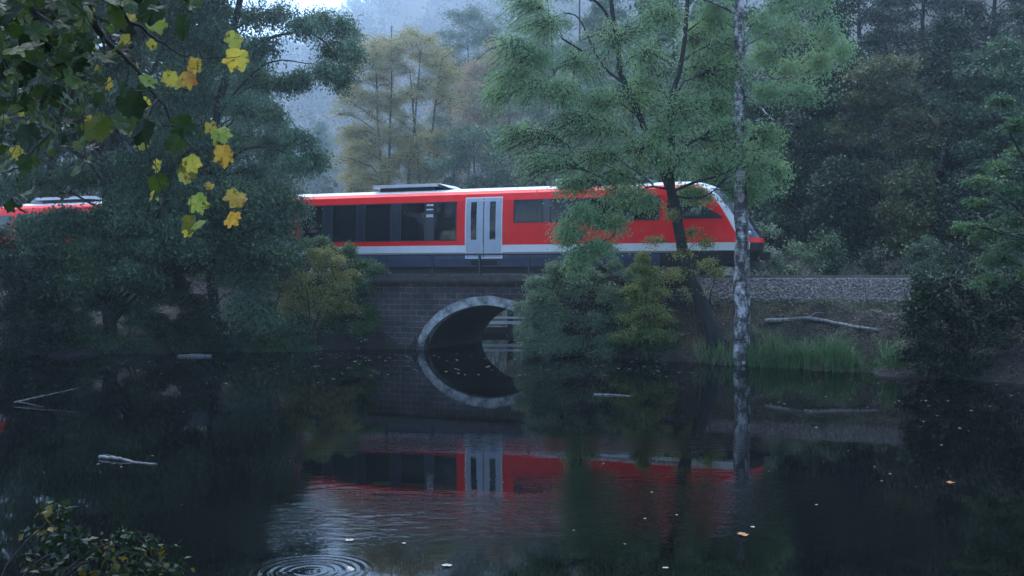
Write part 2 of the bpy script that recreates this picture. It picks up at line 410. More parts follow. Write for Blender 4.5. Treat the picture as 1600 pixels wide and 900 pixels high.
def car_body():
    b = MB()
    nx = len(XB); E = np.linspace(0, math.pi/2, 12)
    rows = []
    for z in ZW:
        xs = np.interp(z, ZW, XT)-np.interp(z, ZW, AA)
        k = min(1.0, (xs-.03)/16.9)
        L = [(x*k, hw(z), z) for x in XB]+[tuple(nose(z, np.array(e))) for e in E]
        L = np.array(L); Rr = L[::-1][1:]*np.array([1, -1, 1])
        rows.append(np.vstack([L, Rr]))
    V = np.array(rows); nr, nc, _ = V.shape
    f, mi = [], []
    for i in range(nr-1):
        z0, z1 = ZW[i], ZW[i+1]; zm = (z0+z1)/2
        for j in range(nc-1):
            jj = j if j < nx+len(E)-1 else nc-2-j            # mirrored column
            if jj < nx-1 and is_open(XB[jj], XB[jj+1], z0, z1): continue
            onnose = jj >= nx-1; e = (jj-nx+.5)/(len(E)-1)
            if zm < .96: m = 2
            elif zm < 1.27: m = 1
            elif zm > 3.58: m = 1
            else: m = 0
            if onnose:
                if zm > 1.47 and e > .40: m = 1
                if e > .52: m = 0 if 1.27 < zm < 1.47 else (4 if zm > 1.47 and zm < 3.44 else (1 if zm > 3.44 else 3))
                if zm < .96: m = 3
            elif m == 0:
                xm = (XB[jj]+XB[jj+1])/2
                if .3 < xm < 8.15 and 1.47 < zm < 3.15: m = 4
                if 10.65 < xm < 16.9 and 2.18 < zm < 3.15: m = 4
            f.append((i*nc+j, (i*nc+j+1), (i+1)*nc+j+1, (i+1)*nc+j)); mi.append(m)
    b.add(V.reshape(-1, 3), f, mi)
    # end wall at the joint, and the floor
    b.box((.03, 0, 2.1), (.05, 2.5, 2.6), 2)
    b.box((10.2, 0, .52), (20.2, 2.5, .1), 3)
    return b
def build_car(rz):
    parts = []
    def P(o, parent=None):
        if parent is None:
            o.parent = train; o.rotation_euler = (0, 0, rz)
        parts.append(o); return o
    body = car_body().build('car_body', [M['red'], M['white_paint'], M['skirt'], M['under'], M['band']], smooth=False)
    P(body)
    for side in (-1, 1):
        for k, (a, c) in enumerate(LOW+HIGH):
            z0 = 1.47 if k < len(LOW) else 2.18
            b = MB(); frame(b, a, c, z0, 3.15, .045, .012, .03, side)
            wd = P(b.build('window', M['rubber']))
            g = MB(); panel(g, a+.02, c-.02, z0+.02, 3.13, -.004, .012, side)
            g.build('pane', M['glass'], wd)
        # sliding door: two leaves, each with a narrow pane
        d = MB(); frame(d, DOOR[0], DOOR[1], .7, 3.3, .05, .02, .05, side)
        door = P(d.build('door', M['white_paint']))
        for a, c, p0, p1 in ((8.56, 9.33, 8.76, 9.03), (9.37, 10.14, 9.63, 9.9)):
            l = MB()
            panel(l, a, c, .72, 1.5, .012, .04, side); panel(l, a, c, 3.1, 3.26, .012, .04, side)
            panel(l, a, p0, 1.5, 3.1, .012, .04, side); panel(l, p1, c, 1.5, 3.1, .012, .04, side)
            l.build('door_leaf', M['door'], door)
            g = MB(); panel(g, p0, p1, 1.5, 3.1, .0, .012, side); g.build('door_pane', M['glass'], door)
        st = MB(); panel(st, 8.75, 9.95, .42, .62, .02, .05, side, 3, 2); st.build('door_step', M['under'], door)
        # driver's side window, narrowing under the slope of the nose
        nb = 9; xs = np.linspace(17.2, 19.35, nb); g = MB(); V = []; 
        for x in xs:
            zt = min(3.1, 3.1-(x-18.0)*.62) if x > 18.0 else 3.1
            for t in np.linspace(0, 1, 4):
                z = 2.2+(zt-2.2)*t; V.append((x, (float(side_y(x, z))+.012)*side, z))
        V = np.array(V); V2 = V*np.array([1, 1, 1]); V2[:, 1] -= .02*side; n = len(V)
        f = [(i*4+j, (i+1)*4+j, (i+1)*4+j+1, i*4+j+1) for i in range(nb-1) for j in range(3)]
        g.add(np.vstack([V, V2]), f+[tuple(q+n for q in t[::-1]) for t in f]); P(g.build('cab_window', M['dark_glass']))
        hl = MB()
        c = nose(np.array(1.62), np.array(.95)); c[1] *= side
        a = np.arange(14)*2*np.pi/14
        ring = np.stack([0*a, .14*np.cos(a), .1*np.sin(a)], -1)
        hl.add(np.vstack([c+ring+[.05, 0, 0], c+ring*.9+[-.1, 0, 0], [c+[.08, 0, 0]]]), [(i, (i+1) % 14, (i+1) % 14+14, i+14) for i in range(14)])
        hl.add(np.vstack([c+ring+[.05, 0, 0], [c+[.08, 0, 0]]]), [(i, (i+1) % 14, 14) for i in range(14)])
        P(hl.build('headlight', M['headlamp']))
    # notices stuck inside the last low windows, near side only
    if rz == 0:
        for (a, c, z0, z1) in ((7.2, 8.0, 2.02, 2.3),):
            s_ = MB()
            for k in range(4): panel(s_, a+.03*(k % 2), c-.05*(k % 3), z0+.075*k, z0+.075*k+.05, -.03, .006, -1, 3, 2)
            P(s_.build('window_notice', M['sticker']))
        for k, (z0, z1) in enumerate(((2.98, 3.06), (2.8, 2.86), (2.5, 2.62))):
            s_ = MB(); panel(s_, 6.66, 6.98, z0, z1, .006, .004, -1, 3, 2); P(s_.build('pillar_marking', M['sticker']))
    # windscreen
    g = MB(); zs = np.linspace(1.78, 3.3, 9); es = np.linspace(math.pi/2-.78, math.pi/2+.78, 15); V = []
    for z in zs:
        for e in es:
            q = nose(np.array(z), np.array(min(e, math.pi-e))); 
            if e > math.pi/2: q = q*np.array([1, -1, 1])
            V.append(q+np.array([.018, 0, .012]))
    V = np.array(V); f = [(i*15+j, i*15+j+1, (i+1)*15+j+1, (i+1)*15+j) for i in range(8) for j in range(14)]
    g.add(np.vstack([V, V-np.array([.03, 0, .01])]), f+[tuple(q+len(V) for q in t[::-1]) for t in f])
    P(g.build('windscreen', M['dark_glass'], smooth=True))
    # coupler and bumper on the nose
    b = MB(); b.box((20.8, 0, .75), (.4, .34, .3)); b.box((20.4, 0, .42), (.35, 1.9, .22)); P(b.build('coupler', M['under']))
    # roof equipment
    for a, c in ((3.8, 7.0), (12.4, 16.0)):
        b = MB(); b.box(((a+c)/2, 0, 3.93), (c-a, 1.9, .13), 0); b.box(((a+c)/2, 0, 3.79), (c-a-.5, 1.5, .17), 1)
        b.add([(c, -.95, 3.87), (c, .95, 3.87), (c, .95, 3.995), (c, -.95, 3.995), (c+.5, -.8, 3.79), (c+.5, .8, 3.79)],
              [(0, 3, 2, 1), (3, 4, 5, 2)], 0)
        P(b.build('roof_unit', [M['white_paint'], M['under']]))
    for x0, x1 in ((2.2, 4.0), (11.0, 14.2)):
        b = MB(); b.box(((x0+x1)/2, 0, .3), (x1-x0, 2.2, .36)); P(b.build('underfloor_tank', M['under']))
    b = MB(); b.box((8.0, 0, .25), (12.4, 2.3, .4)); P(b.build('underframe', M['under']))
    # inside: seats, ceiling lamps, poles
    for x in list(np.arange(1.0, 8.0, .9))+list(np.arange(11.0, 16.8, .9)):
        zf = .6 if x < 9 else 1.1
        for y in (-.85, .85):
            b = MB(); b.box((x, y, zf+.42), (.45, .9, .12)); b.box((x+.2, y, zf+.70), (.1, .9, .9)); P(b.build('seat', M['seat']))
    b = MB(); b.box((8.6, 0, 3.32), (16.6, 1.7, .04)); b.box((8.5, -.3, .6), (16.5, .02, .02)); P(b.build('ceiling_lining', M['interior']))
    b = MB()
    for x in np.arange(.9, 16.5, 1.5): b.box((x, 0, 3.27), (1.1, .16, .04))
    P(b.build('ceiling_lamp', M['tube']))
    b = MB()
    for x in np.arange(1.7, 16.5, 1.75):
        b.tubes([(x, -.38, .6), (x, -.38, 3.28)], [.02, .02], 6); b.tubes([(x-.7, -.62, 2.55), (x+.7, -.62, 2.55)], [.018, .018], 6)
    P(b.build('grab_pole', M['pole']))
    return parts
M['door'] = plain('pale_grey_door_paint', (.33, .39, .48), .4, var=.12, scale=2)
def wheelset(b, x):
    for y in (-.75, .75):
        a = np.arange(20)*2*np.pi/20; r = .4
        ring = np.stack([x+r*np.cos(a), 0*a+y-.06, .4+r*np.sin(a)], -1); ring2 = ring+np.array([0, .12, 0])
        b.add(np.vstack([ring, ring2]), [(i, (i+1) % 20, (i+1) % 20+20, i+20) for i in range(20)])
        b.add(np.vstack([ring, [(x, y-.09, .4)]]), [(i, (i+1) % 20, 20) for i in range(20)])
        b.add(np.vstack([ring2, [(x, y+.09, .4)]]), [(i, (i+1) % 20, 20) for i in range(20)])
    b.tubes([(x, -.75, .4), (x, .75, .4)], [.07, .07], 8)
def bogie(x):
    f = MB()
    for y in (-1.0, 1.0): f.box((x, y, .47), (2.9, .14, .2)); f.box((x, y, .66), (.8, .18, .2))
    f.box((x, 0, .47), (.5, 2.1, .18))
    o = f.build('bogie', M['under'], train)
    for dx in (-.95, .95):
        b = MB(); wheelset(b, x+dx); b.build('wheelset', M['steel'], o)
build_car(0.0); build_car(math.pi)
for x in (-17.2, 0, 17.2): bogie(x)
b = MB()
for k in range(5): b.box((-.28+.14*k, 0, 2.0), (.09, 2.35, 2.7)); b.box((-.28+.14*k, 0, 2.0), (.15, 2.2, 2.6))
b.build('gangway_bellows', M['rubber'], train)

# ------------------------------------------------------------------ the track
track = tag(empty('railway_track', (T0[0], T0[1], RAIL), YAW), 'single railway line of two worn steel rails on a stone bed', 'railway track')
for y in (-.75, .75):
    b = MB(); b.box((5, y, -.02), (110, .07, .04)); b.box((5, y, -.09), (110, .02, .1)); b.box((5, y, -.15), (110, .15, .03)); b.build('rail', M['steel'], track)
M['sleeper'] = plain('old_timber_sleeper', (.07, .06, .05), .9, scale=3)
sl = MB(); sl.box((0, 0, 0), (.26, 2.5, .16)); sl = sl.build('sleeper', M['sleeper'], track)
for k in range(96):
    o = sl if k == 0 else link(sl.copy(), track)
    o.location = (-25+.62*k, 0, -.245)

# ------------------------------------------------------------------ the stone bridge  (local x along the track, y away from the pond, z up)
def m_masonry():
    m, nd, ln, p = mat('dark_stone_masonry')
    tc = nd.new('ShaderNodeTexCoord'); sp = nd.new('ShaderNodeSeparateXYZ'); cb = nd.new('ShaderNodeCombineXYZ')
    ln.new(tc.outputs['Object'], sp.inputs[0]); ln.new(sp.outputs[0], cb.inputs[0]); ln.new(sp.outputs[2], cb.inputs[1])
    br = nd.new('ShaderNodeTexBrick'); br.inputs['Scale'].default_value = 1; br.inputs['Brick Width'].default_value = .52; br.inputs['Row Height'].default_value = .235
    br.inputs['Mortar Size'].default_value = .012; br.inputs['Mortar Smooth'].default_value = .3; br.inputs['Bias'].default_value = 0
    br.inputs['Color1'].default_value = (.035, .029, .031, 1); br.inputs['Color2'].default_value = (.062, .052, .054, 1); br.inputs['Mortar'].default_value = (.17, .16, .165, 1)
    wob = noise(nd, ln, 2.5, 3); ad = N(nd, 'ShaderNodeMixRGB', blend_type='LINEAR_LIGHT'); ad.inputs[0].default_value = .035
    ln.new(cb.outputs[0], ad.inputs[1]); ln.new(wob.outputs['Color'], ad.inputs[2]); ln.new(ad.outputs[0], br.inputs['Vector'])
    n = noise(nd, ln, 1.1, 7, .65); r = ramp(nd, [(.32, (.35, .35, .36)), (.55, (1, 1, 1)), (.72, (1.7, 1.65, 1.6))])
    ln.new(n.outputs[0], r.inputs[0]); mx = N(nd, 'ShaderNodeMixRGB', blend_type='MULTIPLY'); mx.inputs[0].default_value = 1
    ln.new(br.outputs[0], mx.inputs[1]); ln.new(r.outputs[0], mx.inputs[2]); ln.new(mx.outputs[0], p.inputs['Base Color'])
    p.inputs['Roughness'].default_value = .85
    b = nd.new('ShaderNodeBump'); b.inputs['Strength'].default_value = .8; b.inputs['Distance'].default_value = .03; b.invert = True
    ln.new(br.outputs['Fac'], b.inputs['Height']); ln.new(b.outputs[0], p.inputs['Normal'])
    return m
def m_ring():
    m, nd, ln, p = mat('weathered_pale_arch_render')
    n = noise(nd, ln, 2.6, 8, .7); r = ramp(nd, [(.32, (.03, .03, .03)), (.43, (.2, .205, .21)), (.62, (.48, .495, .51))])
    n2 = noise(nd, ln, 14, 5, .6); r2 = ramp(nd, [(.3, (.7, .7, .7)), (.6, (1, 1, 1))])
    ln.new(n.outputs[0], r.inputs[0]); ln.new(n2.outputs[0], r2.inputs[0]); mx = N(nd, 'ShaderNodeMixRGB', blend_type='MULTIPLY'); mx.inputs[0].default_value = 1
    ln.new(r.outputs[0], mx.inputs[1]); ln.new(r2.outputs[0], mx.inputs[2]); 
    # dark damp stain with a ragged edge above the water line
    tc = nd.new('ShaderNodeTexCoord'); sp = nd.new('ShaderNodeSeparateXYZ'); ln.new(tc.outputs['Object'], sp.inputs[0])
    wv = N(nd, 'ShaderNodeMath', operation='MULTIPLY_ADD'); wv.inputs[1].default_value = 1.4; ln.new(n.outputs[0], wv.inputs[0]); ln.new(sp.outputs[2], wv.inputs[2])
    sr = ramp(nd, [(.38, (.22, .23, .22)), (.62, (1, 1, 1))]); hv = N(nd, 'ShaderNodeMath', operation='MULTIPLY'); hv.inputs[1].default_value = .45
    ln.new(wv.outputs[0], hv.inputs[0]); ln.new(hv.outputs[0], sr.inputs[0])
    mz = N(nd, 'ShaderNodeMixRGB', blend_type='MULTIPLY'); mz.inputs[0].default_value = 1; ln.new(mx.outputs[0], mz.inputs[1]); ln.new(sr.outputs[0], mz.inputs[2])
    ln.new(mz.outputs[0], p.inputs['Base Color']); p.inputs['Roughness'].default_value = .8
    b = nd.new('ShaderNodeBump'); b.inputs['Strength'].default_value = .7; b.inputs['Distance'].default_value = .04
    ln.new(n.outputs[0], b.inputs['Height']); ln.new(b.outputs[0], p.inputs['Normal']); return m
M['masonry'] = m_masonry(); M['ring'] = m_ring()
M['coping'] = plain('mossy_concrete_edge', (.05, .05, .052), .85, var=.5, scale=3, bump=.4)
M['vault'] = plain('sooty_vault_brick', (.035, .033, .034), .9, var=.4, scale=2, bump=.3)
M['iron'] = plain('dark_painted_iron', (.025, .028, .034), .5, var=.3)
CX, AO, BO, AI, BI = 10.15, 3.12, 2.27, 2.79, 1.89
bridge = tag(empty('stone_bridge', (T0[0], T0[1], 0), YAW), 'low stone railway bridge with one pale rendered arch over the stream', 'bridge')
def arch(a, b_, n=40, z0=-1.2):
    t = np.linspace(math.pi, 0, n); e = 1.86
    x = CX+a*np.sign(np.cos(t))*np.abs(np.cos(t))**(2/e); z = b_*np.sin(t)**(2/e)
    return np.vstack([[[x[0], z0]], np.stack([x, z], -1), [[x[-1], z0]]])
YF = 3.0
for yy, nm in ((-YF, 'near'), (YF, 'far')):
    b = MB(); o = arch(AO, BO); sgn = -1 if yy < 0 else 1
    X0, X1 = 1.0, 18.5; top = 2.86
    # spandrel wall: strips from the arch line up to the top, and the flanks
    n = len(o)
    for y2 in (yy, yy-sgn*.5):
        lo = np.stack([o[:, 0], np.full(n, y2), o[:, 1]], -1); hi = np.stack([o[:, 0], np.full(n, y2), np.full(n, top)], -1)
        b.add(np.vstack([lo, hi]), [(i, i+1, i+1+n, i+n) for i in range(1, n-2)])
        for xa, xb in ((X0, o[0, 0]), (o[-1, 0], X1)):
            b.add([(xa, y2, -1.2), (xb, y2, -1.2), (xb, y2, top), (xa, y2, top)], [(0, 1, 2, 3)])
    b.build('spandrel_wall', M['masonry'], bridge)
    # arch ring standing proud of the wall
    b = MB(); a_ = arch(AO, BO); c_ = arch(AI, BI); y0, y1 = yy+sgn*.05, yy-sgn*.45
    rngj = np.random.default_rng(5); a_[1:-1] += rngj.normal(0, .012, a_[1:-1].shape)
    A = np.stack([a_[:, 0], np.full(n, y0), a_[:, 1]], -1); C = np.stack([c_[:, 0], np.full(n, y0), c_[:, 1]], -1)
    A2 = A.copy(); A2[:, 1] = y1; C2 = C.copy(); C2[:, 1] = y1
    V = np.vstack([A, C, A2, C2]); f = []
    for i in range(n-1):
        f += [(i, i+1, n+i+1, n+i), (i, 2*n+i, 2*n+i+1, i+1), (n+i, n+i+1, 3*n+i+1, 3*n+i), (2*n+i, 3*n+i, 3*n+i+1, 2*n+i+1)]
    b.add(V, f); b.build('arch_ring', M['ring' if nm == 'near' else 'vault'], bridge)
    b = MB(); b.box((9.75, yy+sgn*.02, 2.96), (17.7, .62, .2)); b.box((9.75, yy+sgn*.12, 2.815), (17.6, .3, .09)); b.build('coping', M['coping'], bridge)
    # railing
    b = MB(); yr = yy+sgn*.1
    b.tubes([(1.1, yr, 3.95), (18.4, yr, 3.95)], [.045, .045], 8, cap=True); b.tubes([(1.1, yr, 3.14), (18.4, yr, 3.14)], [.02, .02], 6)
    rail = b.build('railing', M['iron'], bridge)
    for k in range(9):
        p = MB(); p.box((1.38+2.13*k, yr, 3.49), (.085, .085, .9)); p.box((1.38+2.13*k, yr, 3.075), (.2, .2, .03)); p.build('railing_post', M['iron'], rail)
b = MB(); c_ = arch(AI+.004, BI+.004); n = len(c_); A = np.stack([c_[:, 0], np.full(n, -2.55), c_[:, 1]], -1); C = A.copy(); C[:, 1] = 2.55
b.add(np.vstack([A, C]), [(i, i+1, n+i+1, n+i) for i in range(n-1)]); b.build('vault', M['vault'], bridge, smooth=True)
b = MB(); b.box((10.15, 0, 2.56), (6.9, 5.0, .5)); b.build('deck_fill', M['coping'], bridge)

# ------------------------------------------------------------------ the small timber weir bridge seen through the arch
M['plank'] = plain('pale_weathered_plank', (.5, .5, .52), .7, var=.3, scale=3, stretch=(.3, 2, 2))
p0 = at(775, 505, 54.0)
weir = tag(empty('footbridge', (p0[0], p0[1], 0), -.02), 'small footbridge with pale rails over the stream beyond the arch', 'footbridge')
for z, h in ((.86, .1), (.6, .16)):
    b = MB(); b.box((1.2, 0, z), (6.5, .08, h)); b.build('handrail', M['plank'], weir)
for x in (-1.9, .75, 3.9):
    b = MB(); b.box((x, .12, .1), (.3, .2, 2.6)); b.build('post', M['bark'], weir)
b = MB(); b.box((1.5, .6, .0), (5.5, .3, .7)); b.build('sill_wall', M['vault'], weir)
# ------------------------------------------------------------------ plants
def leaves(b, C, D, Nm, size, width=.5, fold=.12, m=0, curl=.0):
    """leaf blades: C base (n,3), D pointing direction, Nm face normal"""
    D = nrm(D); Nm = nrm(Nm-D*np.sum(Nm*D, -1, keepdims=True)); S = np.cross(D, Nm)
    size = np.asarray(size).reshape(-1, 1)
    v0 = C; v2 = C+D*size-Nm*size*curl; mid = C+D*size*.45+Nm*size*fold
    v1 = mid+S*size*width*.5; v3 = mid-S*size*width*.5
    n = len(C); V = np.stack([v0, v1, v2, v3], 1).reshape(-1, 3)
    b.add(V, np.arange(4*n).reshape(n, 4), m)
def bezier(P0, P1, P2, K):
    t = np.linspace(0, 1, K)[None, :, None]
    return (1-t)**2*P0[:, None]+2*t*(1-t)*P1[:, None]+t**2*P2[:, None]
def tree(name, label, cat, stems, clumps, bark, leafm, seed, twigs=26, per=26, size=.1, width=.55, droop=.35, spread=.16, limb=.05,
         group=None, twig_r=.010, up=1.0, limb_sag=.25, wig=.06, trunk_name='trunk', crown_name='crown', accents=None, sides=9, dens=1.0, bare=0, root=True):
    """stems: list of (points, r0, r1).  clumps: (n,6) centre + radii.  Leaves sit on twigs, twigs on limbs, limbs on the stems."""
    rng = np.random.default_rng(seed)
    base = np.array(stems[0][0][0])
    o = tag(empty(name, tuple(base)), label, cat, group)
    wood = MB(); SP, SR = [], []
    for pts, r0, r1 in stems:
        K = max(10, 4*len(pts)); P = spline(pts, K)-base
        L = np.linalg.norm(P[-1]-P[0]); P[1:-1] += rng.normal(0, .006*L**.5, P[1:-1].shape)
        t = np.linspace(0, 1, K); rr = r0+(r1-r0)*t
        if root and r0 > .1: rr = rr+r0*.45*np.exp(-t*L/.35)
        wood.tubes(P, rr, sides); SP.append(P[1:]); SR.append(rr[1:])
    SPa = np.vstack(SP); SRa = np.concatenate(SR)
    cl = np.asarray(clumps, float).copy(); cl[:, :3] -= base
    lf = MB()
    A, Lb, LR = [], [], []
    for c in cl:
        d = SPa-c[:3]; hd = np.linalg.norm(d[:, :2], axis=1); dz = d[:, 2]
        cost = np.linalg.norm(d, axis=1)+1.6*np.abs(dz+.45*hd)
        k = int(np.argmin(cost+rng.uniform(0, .4, len(cost))))
        A.append(SPa[k]); LR.append(SRa[k])
    A = np.array(A); C = cl[:, :3]; Rd = cl[:, 3:]
    dist = np.linalg.norm(C-A, axis=1, keepdims=True)
    mid = (A+C)/2+np.array([0, 0, 1])*dist*limb_sag+rng.normal(0, 1, C.shape)*dist*.07
    K = 8; LB = bezier(A, mid, C, K); LB[:, 1:] += rng.normal(0, 1, LB[:, 1:].shape)*np.minimum(dist[:, None]*.02, .12)
    r0 = np.minimum(np.array(LR)*.6, limb*(.5+.25*dist[:, 0])); 
    LRr = r0[:, None]*np.linspace(1, .28, K)[None]
    wood.tubes(LB, LRr, 5)
    # twigs
    nt = np.maximum(3, (twigs*dens*np.ones(len(C))).astype(int)); ci = np.repeat(np.arange(len(C)), nt); T = len(ci)
    u = nrm(rng.normal(0, 1, (T, 3)))*(rng.uniform(0.05, 1, (T, 1))**.45)
    tgt = C[ci]+u*Rd[ci]
    ks = rng.uniform(3.2, K-1, T); k0 = ks.astype(int); fr = (ks-k0)[:, None]; k1 = np.minimum(k0+1, K-1)
    st = LB[ci, k0]*(1-fr)+LB[ci, k1]*fr
    tl = np.linalg.norm(tgt-st, axis=1, keepdims=True)
    md = (st+tgt)/2+np.array([0, 0, 1])*tl*.18+rng.normal(0, 1, (T, 3))*tl*.08
    tgt = tgt-np.array([0, 0, 1])*tl*droop*.35
    TW = bezier(st, md, tgt, 4)
    wood.tubes(TW, np.maximum(np.minimum(twig_r*(.5+tl), .03), .004)*np.array([[1, .8, .55, .3]]), 3)
    # leaves
    nl = max(2, int(per)); li = np.repeat(np.arange(T), nl); n = len(li)
    t = rng.uniform(.15, 1.05, n)**.8; a = TW[li, 0]; bb = TW[li, 1]; c3 = TW[li, 2]; d3 = TW[li, 3]
    q = t[:, None]*3; P = np.where(q < 1, a+(bb-a)*q, np.where(q < 2, bb+(c3-bb)*(q-1), c3+(d3-c3)*(q-2)))
    P = P+rng.normal(0, 1, (n, 3))*spread*np.array([1, 1, .7])
    tw = nrm(TW[li, 3]-TW[li, 1])
    D = tw*.55+nrm(rng.normal(0, 1, (n, 3)))*.8-np.array([0, 0, droop])
    Nm = np.array([0, 0, up])+rng.normal(0, .75, (n, 3))
    sz = size*rng.uniform(.55, 1.35, n)
    am = np.zeros(n, int)
    if accents: am = (rng.uniform(0, 1, T)[li] < accents[1]).astype(int)
    g = am == 0
    leaves(lf, P[g], D[g], Nm[g], sz[g], width)
    wood.build(trunk_name, bark, o, smooth=True)
    lf.build(crown_name, leafm, o)
    if accents and (~g).any():
        l2 = MB(); leaves(l2, P[~g], D[~g], Nm[~g], sz[~g], width); l2.build(accents[2], accents[0], o)
    return o
def px_clumps(lst, Y, rng, depth=.9):
    """(px, py, rx, rz[, dY]) seen at depth Y -> centres and radii in metres"""
    out = []
    for c in lst:
        dy = c[4] if len(c) > 4 else rng.uniform(-.8, .8)
        p = at(c[0], c[1], Y+dy); k = (Y+dy)/F
        out.append((*p, c[2]*k, max(c[2], c[3])*k*depth, c[3]*k))
    return np.array(out)
def egg_crown(base, H, Rr, z0, n, rng, flat=.55, cl=.34, top=.9):
    out = []
    for i in range(n):
        t = (i+.5)/n; z = z0+(H-z0)*t
        prof = (math.sin(math.pi*min(1, .12+.88*t)**.75))**.7 if top > .5 else (1-t)**.8
        a = i*2.39996+rng.uniform(-.4, .4); rr = Rr*prof*rng.uniform(.25, .85)
        c = Rr*cl*rng.uniform(.75, 1.25)*(.6+.5*prof)
        out.append((base[0]+math.cos(a)*rr, base[1]+math.sin(a)*rr, base[2]+z, c, c, c*flat))
    return np.array(out)
def auto_tree(name, label, cat, x, y, H, Rr, z0, n, bark, leafm, seed, r=.22, lean=(0, 0), group=None, z=None, **kw):
    rng = np.random.default_rng(seed+1000)
    base = np.array([x, y, (gz(x, y) if z is None else z)-.15])
    flat = kw.pop('flat', .55); cl = kw.pop('cl', .34); top = kw.pop('top', .9)
    pts = [base+np.array([lean[0]*t, lean[1]*t, H*.93*t])+np.array([rng.normal(0, .12), rng.normal(0, .12), 0])*(t > 0) for t in np.linspace(0, 1, 6)]
    c = egg_crown(base+np.array([lean[0]*.6, lean[1]*.6, 0]), H, Rr, z0, n, rng, flat, cl, top)
    return tree(name, label, cat, [(pts, r, .03)], c, bark, leafm, seed, group=group, **kw)
def shrub(name, label, cat, base, clumps, bark, leafm, seed, ns=5, stem_r=.035, **kw):
    rng = np.random.default_rng(seed+500); cl = np.asarray(clumps)
    base = np.array(base)-np.array([0, 0, .12]); stems = []
    pick = cl[rng.permutation(len(cl))[:ns]]
    for c in pick:
        e = c[:3]; b0 = base+np.array([rng.normal(0, .18), rng.normal(0, .18), 0])
        m1 = b0+(e-b0)*.45+np.array([0, 0, .2*np.linalg.norm(e-b0)])
        stems.append(([b0, m1, e], stem_r, stem_r*.35))
    stems.insert(0, ([base, base+np.array([0, 0, .35])], stem_r*1.4, stem_r*1.1))
    return tree(name, label, cat, stems, cl, bark, leafm, seed, trunk_name='stems', crown_name='foliage', limb=.02, root=False, sides=5, **kw)

# leaf colours (base colours, not how they look lit)
G_alder = leaf_mat('soft_green_birch_leaves', [(.08, .17, .08), (.17, .31, .145), (.25, .40, .19), (.2, .34, .15), (.55, .5, .12)], .5, .55)
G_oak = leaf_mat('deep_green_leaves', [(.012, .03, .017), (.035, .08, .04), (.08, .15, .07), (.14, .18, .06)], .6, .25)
G_oak2 = leaf_mat('bluish_green_leaves', [(.025, .06, .035), (.055, .12, .07), (.10, .19, .10), (.17, .2, .07)], .6, .25)
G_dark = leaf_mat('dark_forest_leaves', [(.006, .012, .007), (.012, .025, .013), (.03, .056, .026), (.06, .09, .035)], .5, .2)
G_olive = leaf_mat('turning_olive_leaves', [(.022, .036, .017), (.055, .075, .03), (.12, .14, .05), (.2, .18, .07)], .4, .25)
G_pink = leaf_mat('russet_pale_leaves', [(.22, .16, .10), (.33, .23, .14), (.33, .26, .12), (.14, .19, .10)], .25, .3)
G_yel = leaf_mat('thin_yellow_autumn_leaves', [(.14, .19, .09), (.30, .28, .09), (.42, .34, .08), (.36, .22, .09)], .4, .35)
G_yshrub = leaf_mat('yellowing_shrub_leaves', [(.07, .13, .05), (.16, .21, .07), (.36, .33, .10), (.13, .18, .06)], .7, .35)
G_grey = leaf_mat('grey_green_willow_leaves', [(.06, .12, .07), (.14, .22, .13), (.25, .33, .19)], .8, .25)
G_green = leaf_mat('fresh_green_leaves', [(.025, .07, .035), (.055, .13, .06), (.10, .19, .07), (.16, .2, .06)], .7, .3)
G_hill = leaf_mat('hillside_canopy', [(.025, .04, .028), (.05, .07, .045), (.07, .08, .045)], .03, .35, rough=.9, spec=.05)
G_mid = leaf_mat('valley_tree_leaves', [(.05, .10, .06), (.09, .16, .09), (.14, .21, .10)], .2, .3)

# --- the alder-like tree leaning over the bank, in front of the train
rng = np.random.default_rng(11)
YL = 36.2
bl = hit(1118, 528); YL = bl[1]
def L(px, py, dy=0): return at(px, py, YL+dy)
stems = [([bl-[0, 0, .2], L(1095, 470), L(1072, 420), L(1063, 370), L(1055, 325), L(1047, 290)], .24, .17),
         ([L(1047, 292), L(1018, 225, .2), L(985, 150, .3), L(970, 110, .3), L(957, 17, .4), L(945, -90, .5)], .14, .07),
         ([L(1047, 290), L(1049, 200, -.3), L(1047, 165, -.3), L(1068, 80, -.5), L(1075, -40, -.5), L(1060, -140, -.6)], .13, .05),
         ([L(960, 40, .4), L(935, 5, .2), L(905, -10, 0), L(880, -60, 0)], .06, .03),
         ([L(975, 130, .3), L(940, 100, .2), L(905, 30, 0), L(880, 20, 0)], .05, .02),
         ([L(1052, 300), L(1085, 285, -.4), L(1115, 277, -.6), L(1142, 266, -.7)], .06, .025),
         ([L(1050, 305), L(1075, 310, -.5), L(1105, 305, -.6), L(1135, 280, -.7)], .045, .02),
         ([L(1047, 296), L(1020, 292, -.6), L(1000, 300, -.9), L(970, 345, -1.0), L(955, 372, -1.1), L(930, 377, -1.1)], .05, .015),
         ([L(910, 80, 0), L(878, 60, -.3), L(905, 82, -.3), L(870, 110, -.6), L(860, 125, -.7)], .03, .01)]
